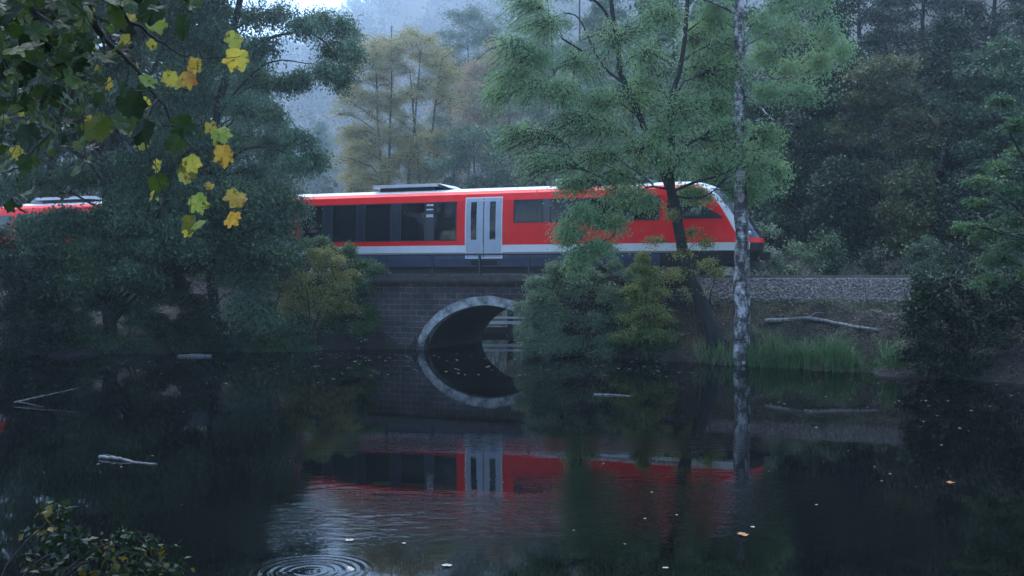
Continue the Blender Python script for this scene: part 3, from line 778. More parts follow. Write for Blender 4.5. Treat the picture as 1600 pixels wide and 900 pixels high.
C = [(790, 70, 55, 40), (850, 35, 65, 45), (905, 100, 60, 45), (835, 140, 60, 35), (880, 190, 60, 40), (800, 205, 40, 28), (845, 245, 50, 26),
     (965, 55, 65, 50), (1020, 85, 60, 50), (985, 155, 70, 45), (1060, 170, 65, 55), (1100, 105, 50, 55), (925, 245, 60, 30), (990, 235, 65, 40),
     (1055, 245, 70, 30), (1120, 215, 50, 50), (1190, 245, 40, 45), (1205, 205, 28, 30), (1130, 160, 35, 40), (925, 155, 45, 35),
     (905, 330, 45, 24, -1.1), (950, 345, 40, 22, -1.1), (885, 362, 20, 28, -1.2), (935, 385, 38, 15, -1.1), (1000, 312, 45, 20, -.9), (900, 410, 16, 22, -1.2), (975, 300, 60, 18, -.9),
     (870, -40, 70, 45), (950, -60, 80, 50), (1050, -50, 70, 50), (1000, -120, 80, 50), (920, -130, 70, 45), (1080, -110, 60, 50), (810, 0, 50, 35), (1125, 30, 40, 45),
     (1085, 300, 40, 16, .7), (1160, 300, 30, 22, -.4), (770, 150, 30, 22), (1030, 20, 50, 35), (800, 120, 50, 30), (940, 200, 50, 30), (880, 145, 50, 30), (1010, 130, 40, 30), (1030, 205, 45, 30), (1150, 200, 35, 30),
     (1105, 260, 50, 20), (1150, 110, 30, 40), (1215, 265, 22, 26), (1180, 285, 36, 20), (1170, 240, 40, 30), (830, 90, 45, 30), (1140, 70, 30, 35), (960, 275, 50, 16), (1090, 60, 40, 40), (890, 285, 40, 14)]
C = [(c if len(c) > 4 else (*c, rng.uniform(-1.6, 1.2))) for c in C]
tree('leaning_tree', 'leaning dark-trunked tree with airy soft green crown overhanging the train', 'tree', stems, px_clumps(C, YL, rng), M['bark_grey'], G_alder, 21,
     twigs=74, per=27, size=.084, width=.68, droop=.9, spread=.17, limb=.035, twig_r=.010)

# --- the white birch
bb = hit(1158, 560, y0=12); YB = bb[1]
def B(px, py, dy=0): return at(px, py, YB+dy)
stems = [([bb-[0, 0, .5], B(1157, 500), B(1157, 420), B(1156, 340), B(1157, 250), B(1156, 150), B(1155, 60), B(1153, -20), B(1150, -150), B(1146, -300)], .235, .13),
         ([bb+[.23, .12, -.5], B(1168, 480, .15), B(1167.5, 400, .12), B(1166, 330, .08), B(1162, 250, .05)], .095, .05),
         ([B(1155, 25), B(1125, 8, -.3), B(1095, -4, -.6), B(1060, -40, -.9)], .06, .02),
         ([B(1157, 150), B(1178, 155, -.3), B(1198, 178, -.6), B(1218, 192, -.9), B(1246, 194, -1.2)], .035, .012),
         ([B(1156, 132), B(1185, 122, .3), B(1220, 122, .8), B(1265, 112, 1.2), B(1305, 85, 1.6)], .05, .015),
         ([B(1156, 60), B(1178, 35, .3), B(1215, -10, .6), B(1240, -60, 1)], .06, .02)]
C = [(1195, 35, 35, 30), (1240, 50, 45, 35), (1290, 45, 40, 35), (1230, 105, 45, 32), (1280, 95, 40, 30), (1315, 75, 28, 28), (1200, 140, 30, 22), (1260, 140, 40, 22),
     (1185, 80, 25, 30), (1110, 10, 35, 22), (1230, 0, 60, 35), (1290, -10, 50, 40), (1150, -60, 70, 40), (1220, -100, 70, 45), (1090, -60, 60, 40), (1150, -170, 90, 60), (1270, -90, 60, 40), (1120, -240, 80, 60), (1190, -250, 80, 50)]
C = [(*c, rng.uniform(-.5, 1.8)) for c in C]
tree('birch_tree', 'tall straight white-barked birch standing at the water edge', 'tree', stems, px_clumps(C, YB, rng), M['birch'], G_alder, 22,
     twigs=54, per=26, size=.084, width=.68, droop=.9, spread=.18, limb=.03, sides=16, twig_r=.007)

# --- big trees on the bank over the second car
ya = hit(172, 532); yb = hit(338, 538)
YA, YBB = ya[1], yb[1]
def A_(px, py, dy=0): return at(px, py, YA+dy)
stems = [([ya-[0, 0, .3], A_(170, 400), A_(168, 260), A_(172, 100), A_(180, -60), A_(185, -200)], .27, .12),
         ([A_(169, 300), A_(205, 180, -.5), A_(260, 60, -1), A_(300, -60, -1.5)], .13, .05),
         ([A_(169, 260), A_(120, 150, .5), A_(70, 30, 1), A_(40, -80, 1)], .13, .05)]
C = []
for i in range(130):
    px, py = rng.uniform(-70, 345), rng.uniform(-200, 262)
    if px < 190 and py > 215: py -= 60
    C.append((px, py, rng.uniform(34, 60), rng.uniform(26, 46), rng.uniform(-2.5, 3.0)))
C += [(40, 278, 50, 12), (130, 276, 50, 12), (230, 290, 40, 22), (280, 260, 40, 30), (290, 330, 40, 24, -.5), (215, 345, 35, 18), (110, 352, 36, 16), (160, 352, 36, 18), (250, 352, 36, 18), (130, 385, 36, 16), (180, 383, 36, 18), (235, 388, 36, 18), (290, 382, 36, 18), (85, 400, 40, 14), (30, 375, 16, 12), (320, 360, 30, 20), (205, 365, 30, 16)]+[(x_, y_+rng.uniform(-8, 8), 32, rng.uniform(14, 22), rng.uniform(-2.2, .3)) for x_ in range(70, 470, 34) for y_ in (350, 385)]+[(x_, y_+rng.uniform(-8, 8), 30, rng.uniform(14, 24), rng.uniform(-2.2, .3)) for x_ in range(200, 450, 34) for y_ in (296, 324)]+[(x_, 425+rng.uniform(-12, 14), 34, 18, rng.uniform(-2.2, -.5)) for x_ in range(40, 240, 28)]+[(90, 336, 24, 5, -1), (160, 334, 26, 6, -1), (40, 352, 34, 10, -1), (185, 314, 12, 7, -1)]
C = [c if len(c) > 4 else (*c, rng.uniform(-1, 1)) for c in C]
tree('broadleaf_tree', 'large dark broadleaf tree with one upright trunk on the bank beside the second car', 'tree', stems, px_clumps(C, YA, rng), M['bark'], G_oak, 23,
     twigs=34, per=52, size=.125, width=.6, droop=.6, spread=.24, limb=.04)
def B_(px, py, dy=0): return at(px, py, YBB+dy)
stems = [([yb-[0, 0, .3], B_(332, 440), B_(325, 330), B_(335, 200), B_(360, 80), B_(385, -50), B_(395, -160)], .24, .1),
         ([B_(330, 300), B_(370, 240, -.5), B_(420, 230, -1), B_(470, 250, -1.3)], .08, .02),
         ([B_(358, 90), B_(420, 60, -.3), B_(480, 50, -.5), B_(520, 80, -.6), B_(540, 130, -.6)], .075, .02),
         ([B_(340, 180), B_(390, 120, .3), B_(430, 95, .4), B_(490, 100, .3)], .06, .02)]
C = [(395, 30, 45, 30), (440, 20, 35, 22), (410, 75, 40, 22), (470, 40, 30, 16), (500, 30, 30, 20), (540, 45, 28, 22), (520, 80, 30, 18), (550, 80, 22, 24), (530, 120, 20, 20), (505, 110, 25, 14),
     (400, 120, 40, 20), (450, 130, 28, 12), (385, 165, 40, 24), (425, 175, 30, 12), (470, 128, 18, 9),
     (370, 215, 45, 26), (425, 228, 40, 20), (470, 215, 30, 14), (460, 255, 40, 24), (495, 250, 20, 14), (400, 270, 50, 28), (450, 300, 34, 22), (380, 320, 48, 28), (430, 345, 40, 24),
     (350, 365, 40, 25), (400, 385, 42, 24), (440, 395, 26, 24), (360, 425, 40, 25), (410, 440, 36, 26), (380, 480, 40, 24), (420, 495, 34, 18), (340, 300, 40, 30), (330, 230, 45, 30),
     (320, 150, 50, 30), (350, 90, 50, 30), (330, 20, 55, 35), (380, -30, 55, 35), (440, -50, 50, 30), (340, -80, 60, 40), (400, -120, 60, 40), (300, 400, 35, 26), (470, 320, 22, 16)]
C = [(c[0], c[1], c[2], c[3]*1.3, rng.uniform(-1.5, 1.2)) for c in C]
tree('broadleaf_tree', 'bluish green tree with hanging boughs at the end of the red car', 'tree', stems, px_clumps(C, YBB, rng), M['bark'], G_oak2, 24,
     twigs=40, per=46, size=.11, width=.6, droop=.7, spread=.22, limb=.035)

# --- thin yellow tree with several stems behind the train
YT = 112
def T_(px, py, dy=0): return at(px, py, YT+dy)
g0 = gz(*T_(625, 330)[:2]); 
def basept(px, Y): 
    p = at(px, 0, Y); p[2] = gz(p[0], p[1])-.2; return p
stems = []
for px0, px1, px2, tp in ((600, 597, 585, 60), (612, 608, 612, 40), (640, 637, 660, 55), (655, 665, 690, 90), (648, 655, 640, 110)):
    stems.append(([basept(px0, YT), T_(px1, 300), T_((px1+px2)/2, 190), T_(px2, tp)], .24, .05))
C = [(rng.uniform(530, 715), rng.uniform(55, 292), rng.uniform(18, 34), rng.uniform(10, 18), rng.uniform(-2.5, 2.5)) for _ in range(150)]
C = [c for c in C if abs(c[0]-622) < 62+.24*(c[1]-20)]
tree('autumn_tree', 'thin yellow autumn tree with several slender dark stems behind the train', 'tree', stems, px_clumps(C, YT, rng), M['bark'], G_yel, 25,
     twigs=18, per=26, size=.2, width=.6, droop=.3, spread=.4, limb=.06, twig_r=.014)
# --- trees standing in the haze of the valley: px, Y, top y, crown radius px, colours
def fill_tree(name, label, px, Y, x0, x1, y0, y1, n, lm, seed, rx=(16, 34), rz=(9, 18), dy=4, twigs=18, per=26, size=.24, spread=.42, group='trees standing in the haze beyond the track', **kw):
    r = np.random.default_rng(seed); C = []
    while len(C) < n:
        u, v = r.uniform(-1, 1), r.uniform(-1, 1)
        if u*u+v*v*v*v > 1.0: continue
        C.append(((x0+x1)/2+u*(x1-x0)/2*(1-.25*max(0, -v)), (y0+y1)/2+v*(y1-y0)/2, r.uniform(*rx), r.uniform(*rz), r.uniform(-dy, dy)))
    b0 = basept(px, Y); tp = at((x0+x1)/2, y0+30, Y); m = (b0+tp)/2
    st = [([b0, m+[.3, 0, 0], tp], .3, .05), ([b0+[0, 0, 1], m+[-2.2, .5, 1], at(x0+.25*(x1-x0), y0+70, Y)], .16, .04), ([b0+[0, 0, 1.5], m+[2.4, -.5, 0], at(x0+.78*(x1-x0), y0+60, Y)], .16, .04)]
    return tree(name, label, 'tree', st, px_clumps(C, Y, r), M['bark_grey'], lm, seed, twigs=twigs, per=per, size=size, width=.65, droop=.35, spread=spread, limb=.06, twig_r=.014, group=group, **kw)
fill_tree('track_tree', 'broad dark tree across the track above the nose of the second car', 40, 66, -110, 170, -120, 345, 110, G_oak, 807, rx=(24, 46), rz=(14, 24), dy=3, twigs=22, per=26, size=.18, spread=.25, group='dark trees across the track behind the second car')
fill_tree('track_tree', 'broad dark tree across the track between the upright trunk and the hanging boughs', 260, 64, 150, 390, -110, 345, 110, G_oak2, 808, rx=(24, 46), rz=(14, 24), dy=3, twigs=22, per=26, size=.18, spread=.25, group='dark trees across the track behind the second car')
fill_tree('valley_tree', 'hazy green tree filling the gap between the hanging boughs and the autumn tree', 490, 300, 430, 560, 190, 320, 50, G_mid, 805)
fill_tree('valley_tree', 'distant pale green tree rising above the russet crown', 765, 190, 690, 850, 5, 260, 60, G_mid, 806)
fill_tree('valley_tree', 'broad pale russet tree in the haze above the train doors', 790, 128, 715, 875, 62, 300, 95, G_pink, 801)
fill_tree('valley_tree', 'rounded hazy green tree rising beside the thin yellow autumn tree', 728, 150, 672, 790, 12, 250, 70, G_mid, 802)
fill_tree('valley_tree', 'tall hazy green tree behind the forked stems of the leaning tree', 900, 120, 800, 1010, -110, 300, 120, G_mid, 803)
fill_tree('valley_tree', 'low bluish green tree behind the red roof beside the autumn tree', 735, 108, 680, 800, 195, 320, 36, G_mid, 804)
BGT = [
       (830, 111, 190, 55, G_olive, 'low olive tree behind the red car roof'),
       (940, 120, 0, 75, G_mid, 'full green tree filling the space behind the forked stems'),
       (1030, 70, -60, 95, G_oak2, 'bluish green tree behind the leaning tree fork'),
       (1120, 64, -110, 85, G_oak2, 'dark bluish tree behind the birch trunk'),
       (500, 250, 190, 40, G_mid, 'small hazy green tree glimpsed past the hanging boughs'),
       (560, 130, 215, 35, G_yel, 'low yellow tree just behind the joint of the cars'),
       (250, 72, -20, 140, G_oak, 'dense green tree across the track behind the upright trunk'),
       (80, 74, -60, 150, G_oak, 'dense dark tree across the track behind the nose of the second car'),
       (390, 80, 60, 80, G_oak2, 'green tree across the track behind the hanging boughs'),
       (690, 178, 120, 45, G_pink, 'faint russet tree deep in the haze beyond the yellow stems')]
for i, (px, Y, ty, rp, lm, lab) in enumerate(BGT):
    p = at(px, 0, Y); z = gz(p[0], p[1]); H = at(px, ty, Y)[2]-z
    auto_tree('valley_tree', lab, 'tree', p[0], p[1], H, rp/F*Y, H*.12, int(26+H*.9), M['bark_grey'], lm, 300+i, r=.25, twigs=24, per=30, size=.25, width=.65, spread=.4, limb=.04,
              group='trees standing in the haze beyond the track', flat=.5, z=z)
# --- the dark wood on the slope
WOOD = 'trees of the dark wood across the track'
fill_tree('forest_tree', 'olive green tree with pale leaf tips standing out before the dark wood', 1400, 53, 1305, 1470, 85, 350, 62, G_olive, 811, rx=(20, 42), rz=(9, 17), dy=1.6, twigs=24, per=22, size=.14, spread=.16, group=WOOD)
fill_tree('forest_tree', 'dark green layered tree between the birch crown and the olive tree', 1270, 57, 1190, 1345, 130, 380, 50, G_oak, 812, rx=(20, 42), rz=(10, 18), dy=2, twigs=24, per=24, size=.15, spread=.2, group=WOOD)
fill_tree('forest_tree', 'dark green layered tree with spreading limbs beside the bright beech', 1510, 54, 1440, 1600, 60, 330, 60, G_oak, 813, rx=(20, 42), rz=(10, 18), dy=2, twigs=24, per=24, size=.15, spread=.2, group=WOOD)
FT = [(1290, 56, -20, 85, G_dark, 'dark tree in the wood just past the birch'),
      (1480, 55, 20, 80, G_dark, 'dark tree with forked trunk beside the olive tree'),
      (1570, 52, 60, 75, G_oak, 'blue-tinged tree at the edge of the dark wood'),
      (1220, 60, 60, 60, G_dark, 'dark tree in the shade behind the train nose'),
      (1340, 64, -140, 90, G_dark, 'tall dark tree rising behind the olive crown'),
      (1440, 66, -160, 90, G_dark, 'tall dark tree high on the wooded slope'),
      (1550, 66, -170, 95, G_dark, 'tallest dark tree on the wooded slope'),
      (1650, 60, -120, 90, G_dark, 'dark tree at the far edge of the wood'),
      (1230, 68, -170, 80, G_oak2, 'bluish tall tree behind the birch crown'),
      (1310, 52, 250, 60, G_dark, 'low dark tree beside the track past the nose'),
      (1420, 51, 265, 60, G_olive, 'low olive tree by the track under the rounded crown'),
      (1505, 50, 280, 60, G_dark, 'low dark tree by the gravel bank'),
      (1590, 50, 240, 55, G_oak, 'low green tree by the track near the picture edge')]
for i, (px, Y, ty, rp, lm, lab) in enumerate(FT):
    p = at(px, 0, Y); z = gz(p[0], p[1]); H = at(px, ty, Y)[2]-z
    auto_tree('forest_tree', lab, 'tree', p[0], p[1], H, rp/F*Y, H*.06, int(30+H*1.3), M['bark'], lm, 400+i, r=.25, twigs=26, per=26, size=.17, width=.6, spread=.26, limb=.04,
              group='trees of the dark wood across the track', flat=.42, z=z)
# --- undergrowth along the far side of the track
UG = [(1185, 47, 345, 40), (1240, 46, 375, 40), (1300, 45.5, 365, 45), (1365, 45, 385, 40), (1430, 44.5, 370, 45), (1500, 44, 380, 45), (1570, 43.5, 360, 45)]
UL = ['bluish bush just past the train nose', 'pale bluish bush beside the track behind the birch', 'dark bush at the foot of the wood', 'low bush under the olive tree',
      'leafy bush where the gravel bank ends', 'dark bush across the track behind the bank thicket', 'leafy bush at the end of the track']
for i, (px, Y, ty, rp) in enumerate(UG):
    s0, q0 = sq(at(px, 0, Y)[0], Y)
    x, y = xy(s0, -4.4-.3*(i % 3)); px2 = 800+F*x/y
    z = gz(x, y); H = at(px2, ty, y)[2]-z
    rr = np.random.default_rng(900+i); rad = rp/F*y
    cl = [(x+rr.normal(0, rad*.55), y+rr.normal(0, rad*.3), z+H*t, rad*.55, rad*.5, rad*.35) for t in np.linspace(.12, .9, 12)]
    shrub('bush', UL[i], 'bush', (x, y, z), cl, M['bark'], G_grey if i < 2 else (G_dark if i % 2 else G_oak), 500+i, twigs=16, per=26, size=.11, spread=.15, group='bushes along the far side of the track')

# --- shrubs on the near bank
def pshrub(name, label, px, py, C, lm, seed, zoff=0, dY=0, cat='shrub', **kw):
    h = hit(px, py); rr = np.random.default_rng(seed)
    cl = px_clumps([(*c, rr.uniform(-.7, .5)) if len(c) < 5 else c for c in C], h[1]+dY, rr, .8)
    cl[:, 2] = np.maximum(cl[:, 2], cl[:, 5]*.4+.05)
    return shrub(name, label, cat, (h[0], h[1]+dY, max(0, gz(h[0], h[1]+dY))), cl, M['bark'], lm, seed, **kw)
pshrub('shrub', 'yellow-leaved shrub beside the bridge wall', 490, 525, [(500, 412, 22, 14), (475, 432, 30, 16), (520, 432, 30, 18), (495, 455, 34, 16), (460, 465, 28, 14), (530, 462, 28, 18), (480, 485, 34, 16), (510, 395, 14, 9), (455, 445, 20, 12), (445, 480, 20, 12), (535, 445, 22, 12), (505, 475, 30, 14), (548, 428, 16, 8), (440, 450, 14, 8), (488, 395, 10, 10), (530, 408, 12, 8), (435, 500, 18, 9), (545, 480, 20, 9)], G_yshrub, 601, dY=-.7,
       twigs=30, per=30, size=.085, spread=.13)
pshrub('shrub', 'green shrub with arching sprays over the bridge wall end', 560, 532, [(545, 388, 14, 14), (520, 395, 16, 12), (565, 410, 26, 14), (590, 420, 18, 9), (555, 440, 30, 14), (580, 450, 24, 12), (545, 475, 34, 16), (575, 485, 24, 14),
       (520, 500, 34, 14), (560, 512, 32, 14), (495, 515, 34, 14), (590, 500, 14, 10), (470, 380, 14, 12), (500, 375, 10, 10), (460, 505, 28, 14)], G_green, 602, twigs=48, per=44, size=.092, spread=.09, dY=.2)
pshrub('shrub', 'grey-green rounded shrub hiding the far foot of the arch', 905, 556, [(850, 470, 34, 20), (900, 450, 38, 20), (945, 455, 34, 20), (870, 435, 26, 14), (920, 428, 24, 12), (835, 500, 24, 18), (880, 495, 36, 20), (930, 500, 36, 22),
       (970, 480, 24, 20), (850, 530, 34, 16), (905, 535, 38, 16), (955, 530, 30, 18), (822, 525, 16, 18), (830, 545, 20, 10), (826, 490, 16, 18), (838, 462, 18, 16), (850, 445, 18, 12), (815, 512, 10, 12), (860, 500, 22, 20, -.7), (862, 525, 22, 18, -.7), (850, 540, 22, 10, -.8), (880, 540, 22, 12, -.7), (845, 480, 18, 16, -.5), (862, 418, 9, 9), (893, 408, 8, 10), (925, 405, 10, 9), (958, 415, 9, 12), (985, 430, 10, 10), (1005, 445, 12, 8), (812, 478, 8, 7), (830, 440, 9, 8), (1000, 480, 22, 16), (1030, 500, 26, 16), (1000, 530, 26, 14), (1040, 525, 22, 14), (975, 505, 30, 16), (990, 505, 20, 18)], G_grey, 603, twigs=50, per=40, size=.078, width=.5, spread=.11)
pshrub('sapling', 'yellow-green sapling with reddish top between the shrub and the leaning tree', 1008, 548, [(1004, 402, 7, 9), (996, 418, 14, 7), (1018, 424, 14, 6), (1008, 440, 26, 8), (985, 452, 16, 7), (1030, 456, 18, 7), (1000, 466, 30, 9), (1015, 482, 38, 10), (985, 496, 26, 9), (1040, 500, 24, 9), (1004, 512, 40, 11), (1035, 524, 34, 11), (980, 526, 28, 11)],
       leaf_mat('yellow_green_sapling_leaves', [(.05, .11, .04), (.10, .17, .05), (.20, .25, .07), (.38, .24, .09)], 1.2, .35), 604, ns=3, twigs=34, per=34, size=.075, spread=.10, dY=-.5, cat='sapling')
pshrub('sapling', 'thin sapling with small yellow leaves beside the leaning trunk', 1100, 520, [(1050, 335, 10, 10, -1.0), (1080, 365, 26, 14, -1.0), (1105, 380, 22, 12, -1.0), (1070, 395, 30, 14, -.8), (1110, 410, 28, 12, -.8), (1065, 425, 26, 12, -.8), (1120, 425, 20, 10, -.8), (1020, 375, 20, 14, -.9), (1040, 430, 20, 12, -.8), (1080, 455, 30, 10, -.6)],
       G_yshrub, 605, ns=4, twigs=14, per=30, size=.078, spread=.10, cat='sapling')
pshrub('shrub', 'dark low shrub overhanging the water under the sapling', 985, 556, [(960, 540, 30, 14), (1000, 535, 30, 14), (1040, 530, 30, 14), (1075, 525, 24, 14), (1020, 548, 28, 8), (940, 552, 24, 8)], G_oak, 606, twigs=44, per=44, size=.08, spread=.08)
pshrub('thicket', 'dark leafy thicket hanging over the water at the end of the gravel bank', 1500, 575, [(1450, 455, 30, 16), (1490, 440, 34, 16), (1540, 430, 40, 18), (1590, 430, 40, 20), (1440, 490, 26, 18), (1480, 485, 40, 22), (1535, 480, 44, 24), (1590, 485, 40, 26),
       (1450, 520, 26, 18), (1490, 530, 38, 22), (1545, 530, 44, 24), (1595, 540, 40, 26), (1445, 445, 22, 14), (1470, 462, 30, 16), (1515, 455, 34, 16), (1565, 455, 36, 18), (1600, 455, 36, 20), (1440, 470, 22, 14), (1432, 480, 14, 7), (1425, 515, 12, 6), (1440, 436, 12, 6), (1415, 552, 12, 5), (1430, 500, 18, 16), (1435, 545, 22, 14), (1500, 505, 40, 20), (1560, 505, 44, 22), (1445, 572, 22, 10), (1495, 580, 30, 10), (1470, 555, 28, 14), (1520, 565, 40, 14), (1570, 575, 40, 14), (1640, 500, 40, 40)], G_dark, 607, twigs=36, per=30, size=.10, spread=.14, ns=8, cat='thicket')
LB = [('dark shrub along the shore under the upright trunk', 200, 530, 0, 120), ('dark shrub along the shore beneath the hanging boughs', 300, 535, 1, 100), ('leafy shrub on the shore in front of the second car', 90, 525, 2, 110), ('shrub reaching the water beside the yellow-leaved shrub', 420, 540, 3, 80)]
for lab, px, py, k, wd in LB:
    rr = np.random.default_rng(620+k)
    C = [(px+rr.uniform(-wd*.6, wd*.6), rr.uniform(400+ (20 if k == 2 else 0), 540), rr.uniform(24, 40), rr.uniform(12, 20)) for _ in range(20)]+[(px+wd*t_, 544+rr.uniform(-4, 6), 26, 9) for t_ in np.linspace(-.8, .8, 9)]
    pshrub('shore_shrub', lab, px, py, C, [G_oak, G_dark, G_oak2, G_oak][k], 630+k, twigs=40, per=46, size=.095, spread=.12, ns=7, group='dark shrubs along the wooded shore')

# --- tree at the picture edge with bright sprays
h = np.array([14.6, 27.0, 0.0]); h[2] = max(.1, gz(h[0], h[1]))
def E(px, py, dy=0): return at(px, py, h[1]+dy)
stems = [([h-[0, 0, .3], E(1640, 420), E(1635, 300), E(1640, 150), E(1650, 0), E(1655, -120)], .16, .05),
         ([E(1636, 400), E(1595, 330, -.4), E(1550, 300, -.6)], .05, .015), ([E(1636, 320), E(1590, 230, -.3), E(1560, 180, -.5)], .05, .015)]
C = [(1565, 160, 22, 10), (1590, 195, 25, 12), (1600, 245, 35, 16), (1555, 262, 24, 9), (1530, 285, 28, 9), (1580, 300, 40, 14), (1520, 318, 22, 9), (1570, 345, 45, 16), (1530, 370, 30, 12), (1595, 385, 40, 20), (1550, 405, 40, 18),
     (1640, 120, 45, 30), (1660, 40, 50, 40), (1640, 200, 40, 30), (1650, 290, 40, 30), (1620, 430, 40, 25), (1500, 355, 18, 7), (1540, 440, 30, 16), (1640, -60, 60, 40)]
C = [(*c, rng.uniform(-.8, .8)) for c in C]
tree('beech_tree', 'young beech with bright green layered sprays over the thicket', 'tree', stems, px_clumps(C, h[1], rng), M['bark_grey'], G_green, 26, twigs=34, per=34, size=.075, width=.6, droop=.15, spread=.06, limb=.03)

# --- tall trees added on both shores, mostly out of view, to darken the pond's sides
for i, (x, y, H, Rr, lab) in enumerate(((-19.5, 29.0, 21, 6.2, 'tall dark tree added for shade on the wooded shore by the second car nose'), (-15.0, 16.5, 19, 5.5, 'unseen dark tree added to shade the shallows'),
                                        (20.5, 27.5, 20, 6.0, 'tall dark tree added for shade behind the bright green beech'), (17.0, 15.0, 18, 5.5, 'dark tree added for shade on the shore across from the maple'))):
    auto_tree('added_shade_tree', lab, 'tree', x, y, H, Rr, H*.14, 34, M['bark'], G_dark, 700+i, r=.26, twigs=24, per=30, size=.17, width=.6, spread=.22, limb=.04, flat=.5, group='trees added on the pond shores for shade')

# --- green growth on the far bank of the stream, seen through the arch
for i, (px, Y, y1, lab) in enumerate(((742, 57, 505, 'bright green bush on the stream bank seen through the arch'), (815, 60, 470, 'green bush behind the small footbridge'), (770, 62, 480, 'leafy bush beyond the stream under the arch'))):
    p = at(px, 540, Y); z = 0.0; H = at(px, y1, Y)[2]; rr = np.random.default_rng(950+i)
    cl = [(p[0]+rr.normal(0, .7), p[1]+rr.normal(0, .4), z+H*t, .7, .6, .45) for t in np.linspace(.1, .95, 12)]
    shrub('bush', lab, 'bush', (p[0], p[1], -.3), cl, M['bark'], G_green, 960+i, twigs=24, per=26, size=.12, spread=.13)

# --- big dark bushes on the shore by the second car's nose
for i, (px, Y, y1, rp, lab) in enumerate(((12, 38.5, 352, 46, 'dark bush on the shore in front of the second car nose'), (-60, 36.5, 330, 60, 'dark bush on the shore beyond the half-sunk branch'), (75, 40.0, 368, 40, 'dark bush between the second car nose and the upright trunk'))):
    p = at(px, 540, Y); z = max(0, gz(p[0], p[1])); H = at(px, y1, Y)[2]-z; rad = rp/F*Y; rr = np.random.default_rng(970+i)
    cl = [(p[0]+rr.normal(0, rad*.5), p[1]+rr.normal(0, rad*.4), z+H*t, rad*.6, rad*.5, rad*.4) for t in np.linspace(.05, .93, 18)]
    shrub('shore_bush', lab, 'bush', (p[0], p[1], z), cl, M['bark'], G_dark, 980+i, ns=7, twigs=30, per=34, size=.11, spread=.16, group='big dark bushes on the wooded shore')
# ------------------------------------------------------------------ far wooded hill: a mass nobody could count
rng = np.random.default_rng(77)
b = MB(); n = 4200
x = rng.uniform(-420, 330, n); y = 170+780*rng.uniform(0, 1, n)**1.3
keep = np.abs(x/y+.12) < .36; x, y = x[keep], y[keep]; z = ground_z(x, y)
hh = rng.uniform(9, 19, len(x)); con = rng.uniform(0, 1, len(x)) < .35
for i in range(len(x)):
    m = int(np.clip(26000/y[i], 40, 150)); t = rng.uniform(.05, 1, m)
    rad = (hh[i]*.2*(1-t)+.3) if con[i] else hh[i]*.32*np.sin(np.pi*np.clip(t*.85+.12, 0, 1))**.6
    a = rng.uniform(0, 6.283, m); rr = rad*rng.uniform(.5, 1, m)**.5
    P = np.stack([x[i]+rr*np.cos(a), y[i]+rr*np.sin(a), z[i]+hh[i]*t], -1)
    D = np.stack([np.cos(a), np.sin(a), -.3+0*a], -1)+rng.normal(0, .4, (m, 3))
    leaves(b, P, D, np.array([0, 0, 1.])+rng.normal(0, .5, (m, 3)), rng.uniform(.8, 1.7, m)*np.clip(y[i]/350, .8, 1.8), .9)
tag(b.build('far_forest', G_hill), 'misty wooded hillside fading into blue haze beyond the valley', None, None, 'stuff')

# ------------------------------------------------------------------ stones of the track bed
M['stone'] = None
def m_stone():
    m, nd, ln, p = mat('grey_ballast_stone')
    g = nd.new('ShaderNodeNewGeometry'); r = ramp(nd, [(0, (.03, .03, .033)), (.5, (.085, .085, .092)), (.85, (.17, .165, .175)), (1, (.12, .08, .06))])
    ln.new(g.outputs['Random Per Island'], r.inputs[0]); ln.new(r.outputs[0], p.inputs['Base Color']); p.inputs['Roughness'].default_value = .8; return m
ph = (1+5**.5)/2
ICO_V = nrm(np.array([(-1, ph, 0), (1, ph, 0), (-1, -ph, 0), (1, -ph, 0), (0, -1, ph), (0, 1, ph), (0, -1, -ph), (0, 1, -ph), (ph, 0, -1), (ph, 0, 1), (-ph, 0, -1), (-ph, 0, 1)], float))
ICO_F = np.array([(0, 11, 5), (0, 5, 1), (0, 1, 7), (0, 7, 10), (0, 10, 11), (1, 5, 9), (5, 11, 4), (11, 10, 2), (10, 7, 6), (7, 1, 8), (3, 9, 4), (3, 4, 2), (3, 2, 6), (3, 6, 8), (3, 8, 9), (4, 9, 5), (2, 4, 11), (6, 2, 10), (8, 6, 7), (9, 8, 1)])
def stones(b, s, q, size, rng, sink=.2):
    x, y = xy(s, q); z = ground_z(x, y); n = len(x)
    V = ICO_V[None]*(1+rng.normal(0, .16, (n, 12, 1)))*(size[:, None, None]*rng.uniform(.6, 1.2, (n, 1, 3)))
    a = rng.uniform(0, 6.28, n); c_, s_ = np.cos(a)[:, None], np.sin(a)[:, None]
    V = np.stack([V[..., 0]*c_-V[..., 1]*s_, V[..., 0]*s_+V[..., 1]*c_, V[..., 2]], -1)
    V = V+np.stack([x, y, z+size*(1-sink)*.5], -1)[:, None]
    f = ICO_F[None]+(np.arange(n)*12)[:, None, None]
    b.add(V.reshape(-1, 3), f.reshape(-1, 3))
b = MB()
n = 17000; stones(b, rng.uniform(13, 36, n), rng.uniform(1.3, 3.05, n), rng.uniform(.02, .048, n), rng)
n = 1500; stones(b, rng.uniform(14, 36, n), 3.0+rng.exponential(.11, n), rng.uniform(.02, .045, n), rng)
n = 4000; s_ = rng.uniform(-24, 7, n); stones(b, s_, rng.uniform(1.6, 3.6, n), rng.uniform(.03, .065, n), rng)
n = 2500; stones(b, rng.uniform(-10, 40, n), rng.uniform(-1.2, 1.3, n), rng.uniform(.03, .06, n), rng)
tag(b.build('gravel', m_stone()), 'bed of grey crushed stone along the railway track', None, None, 'stuff')

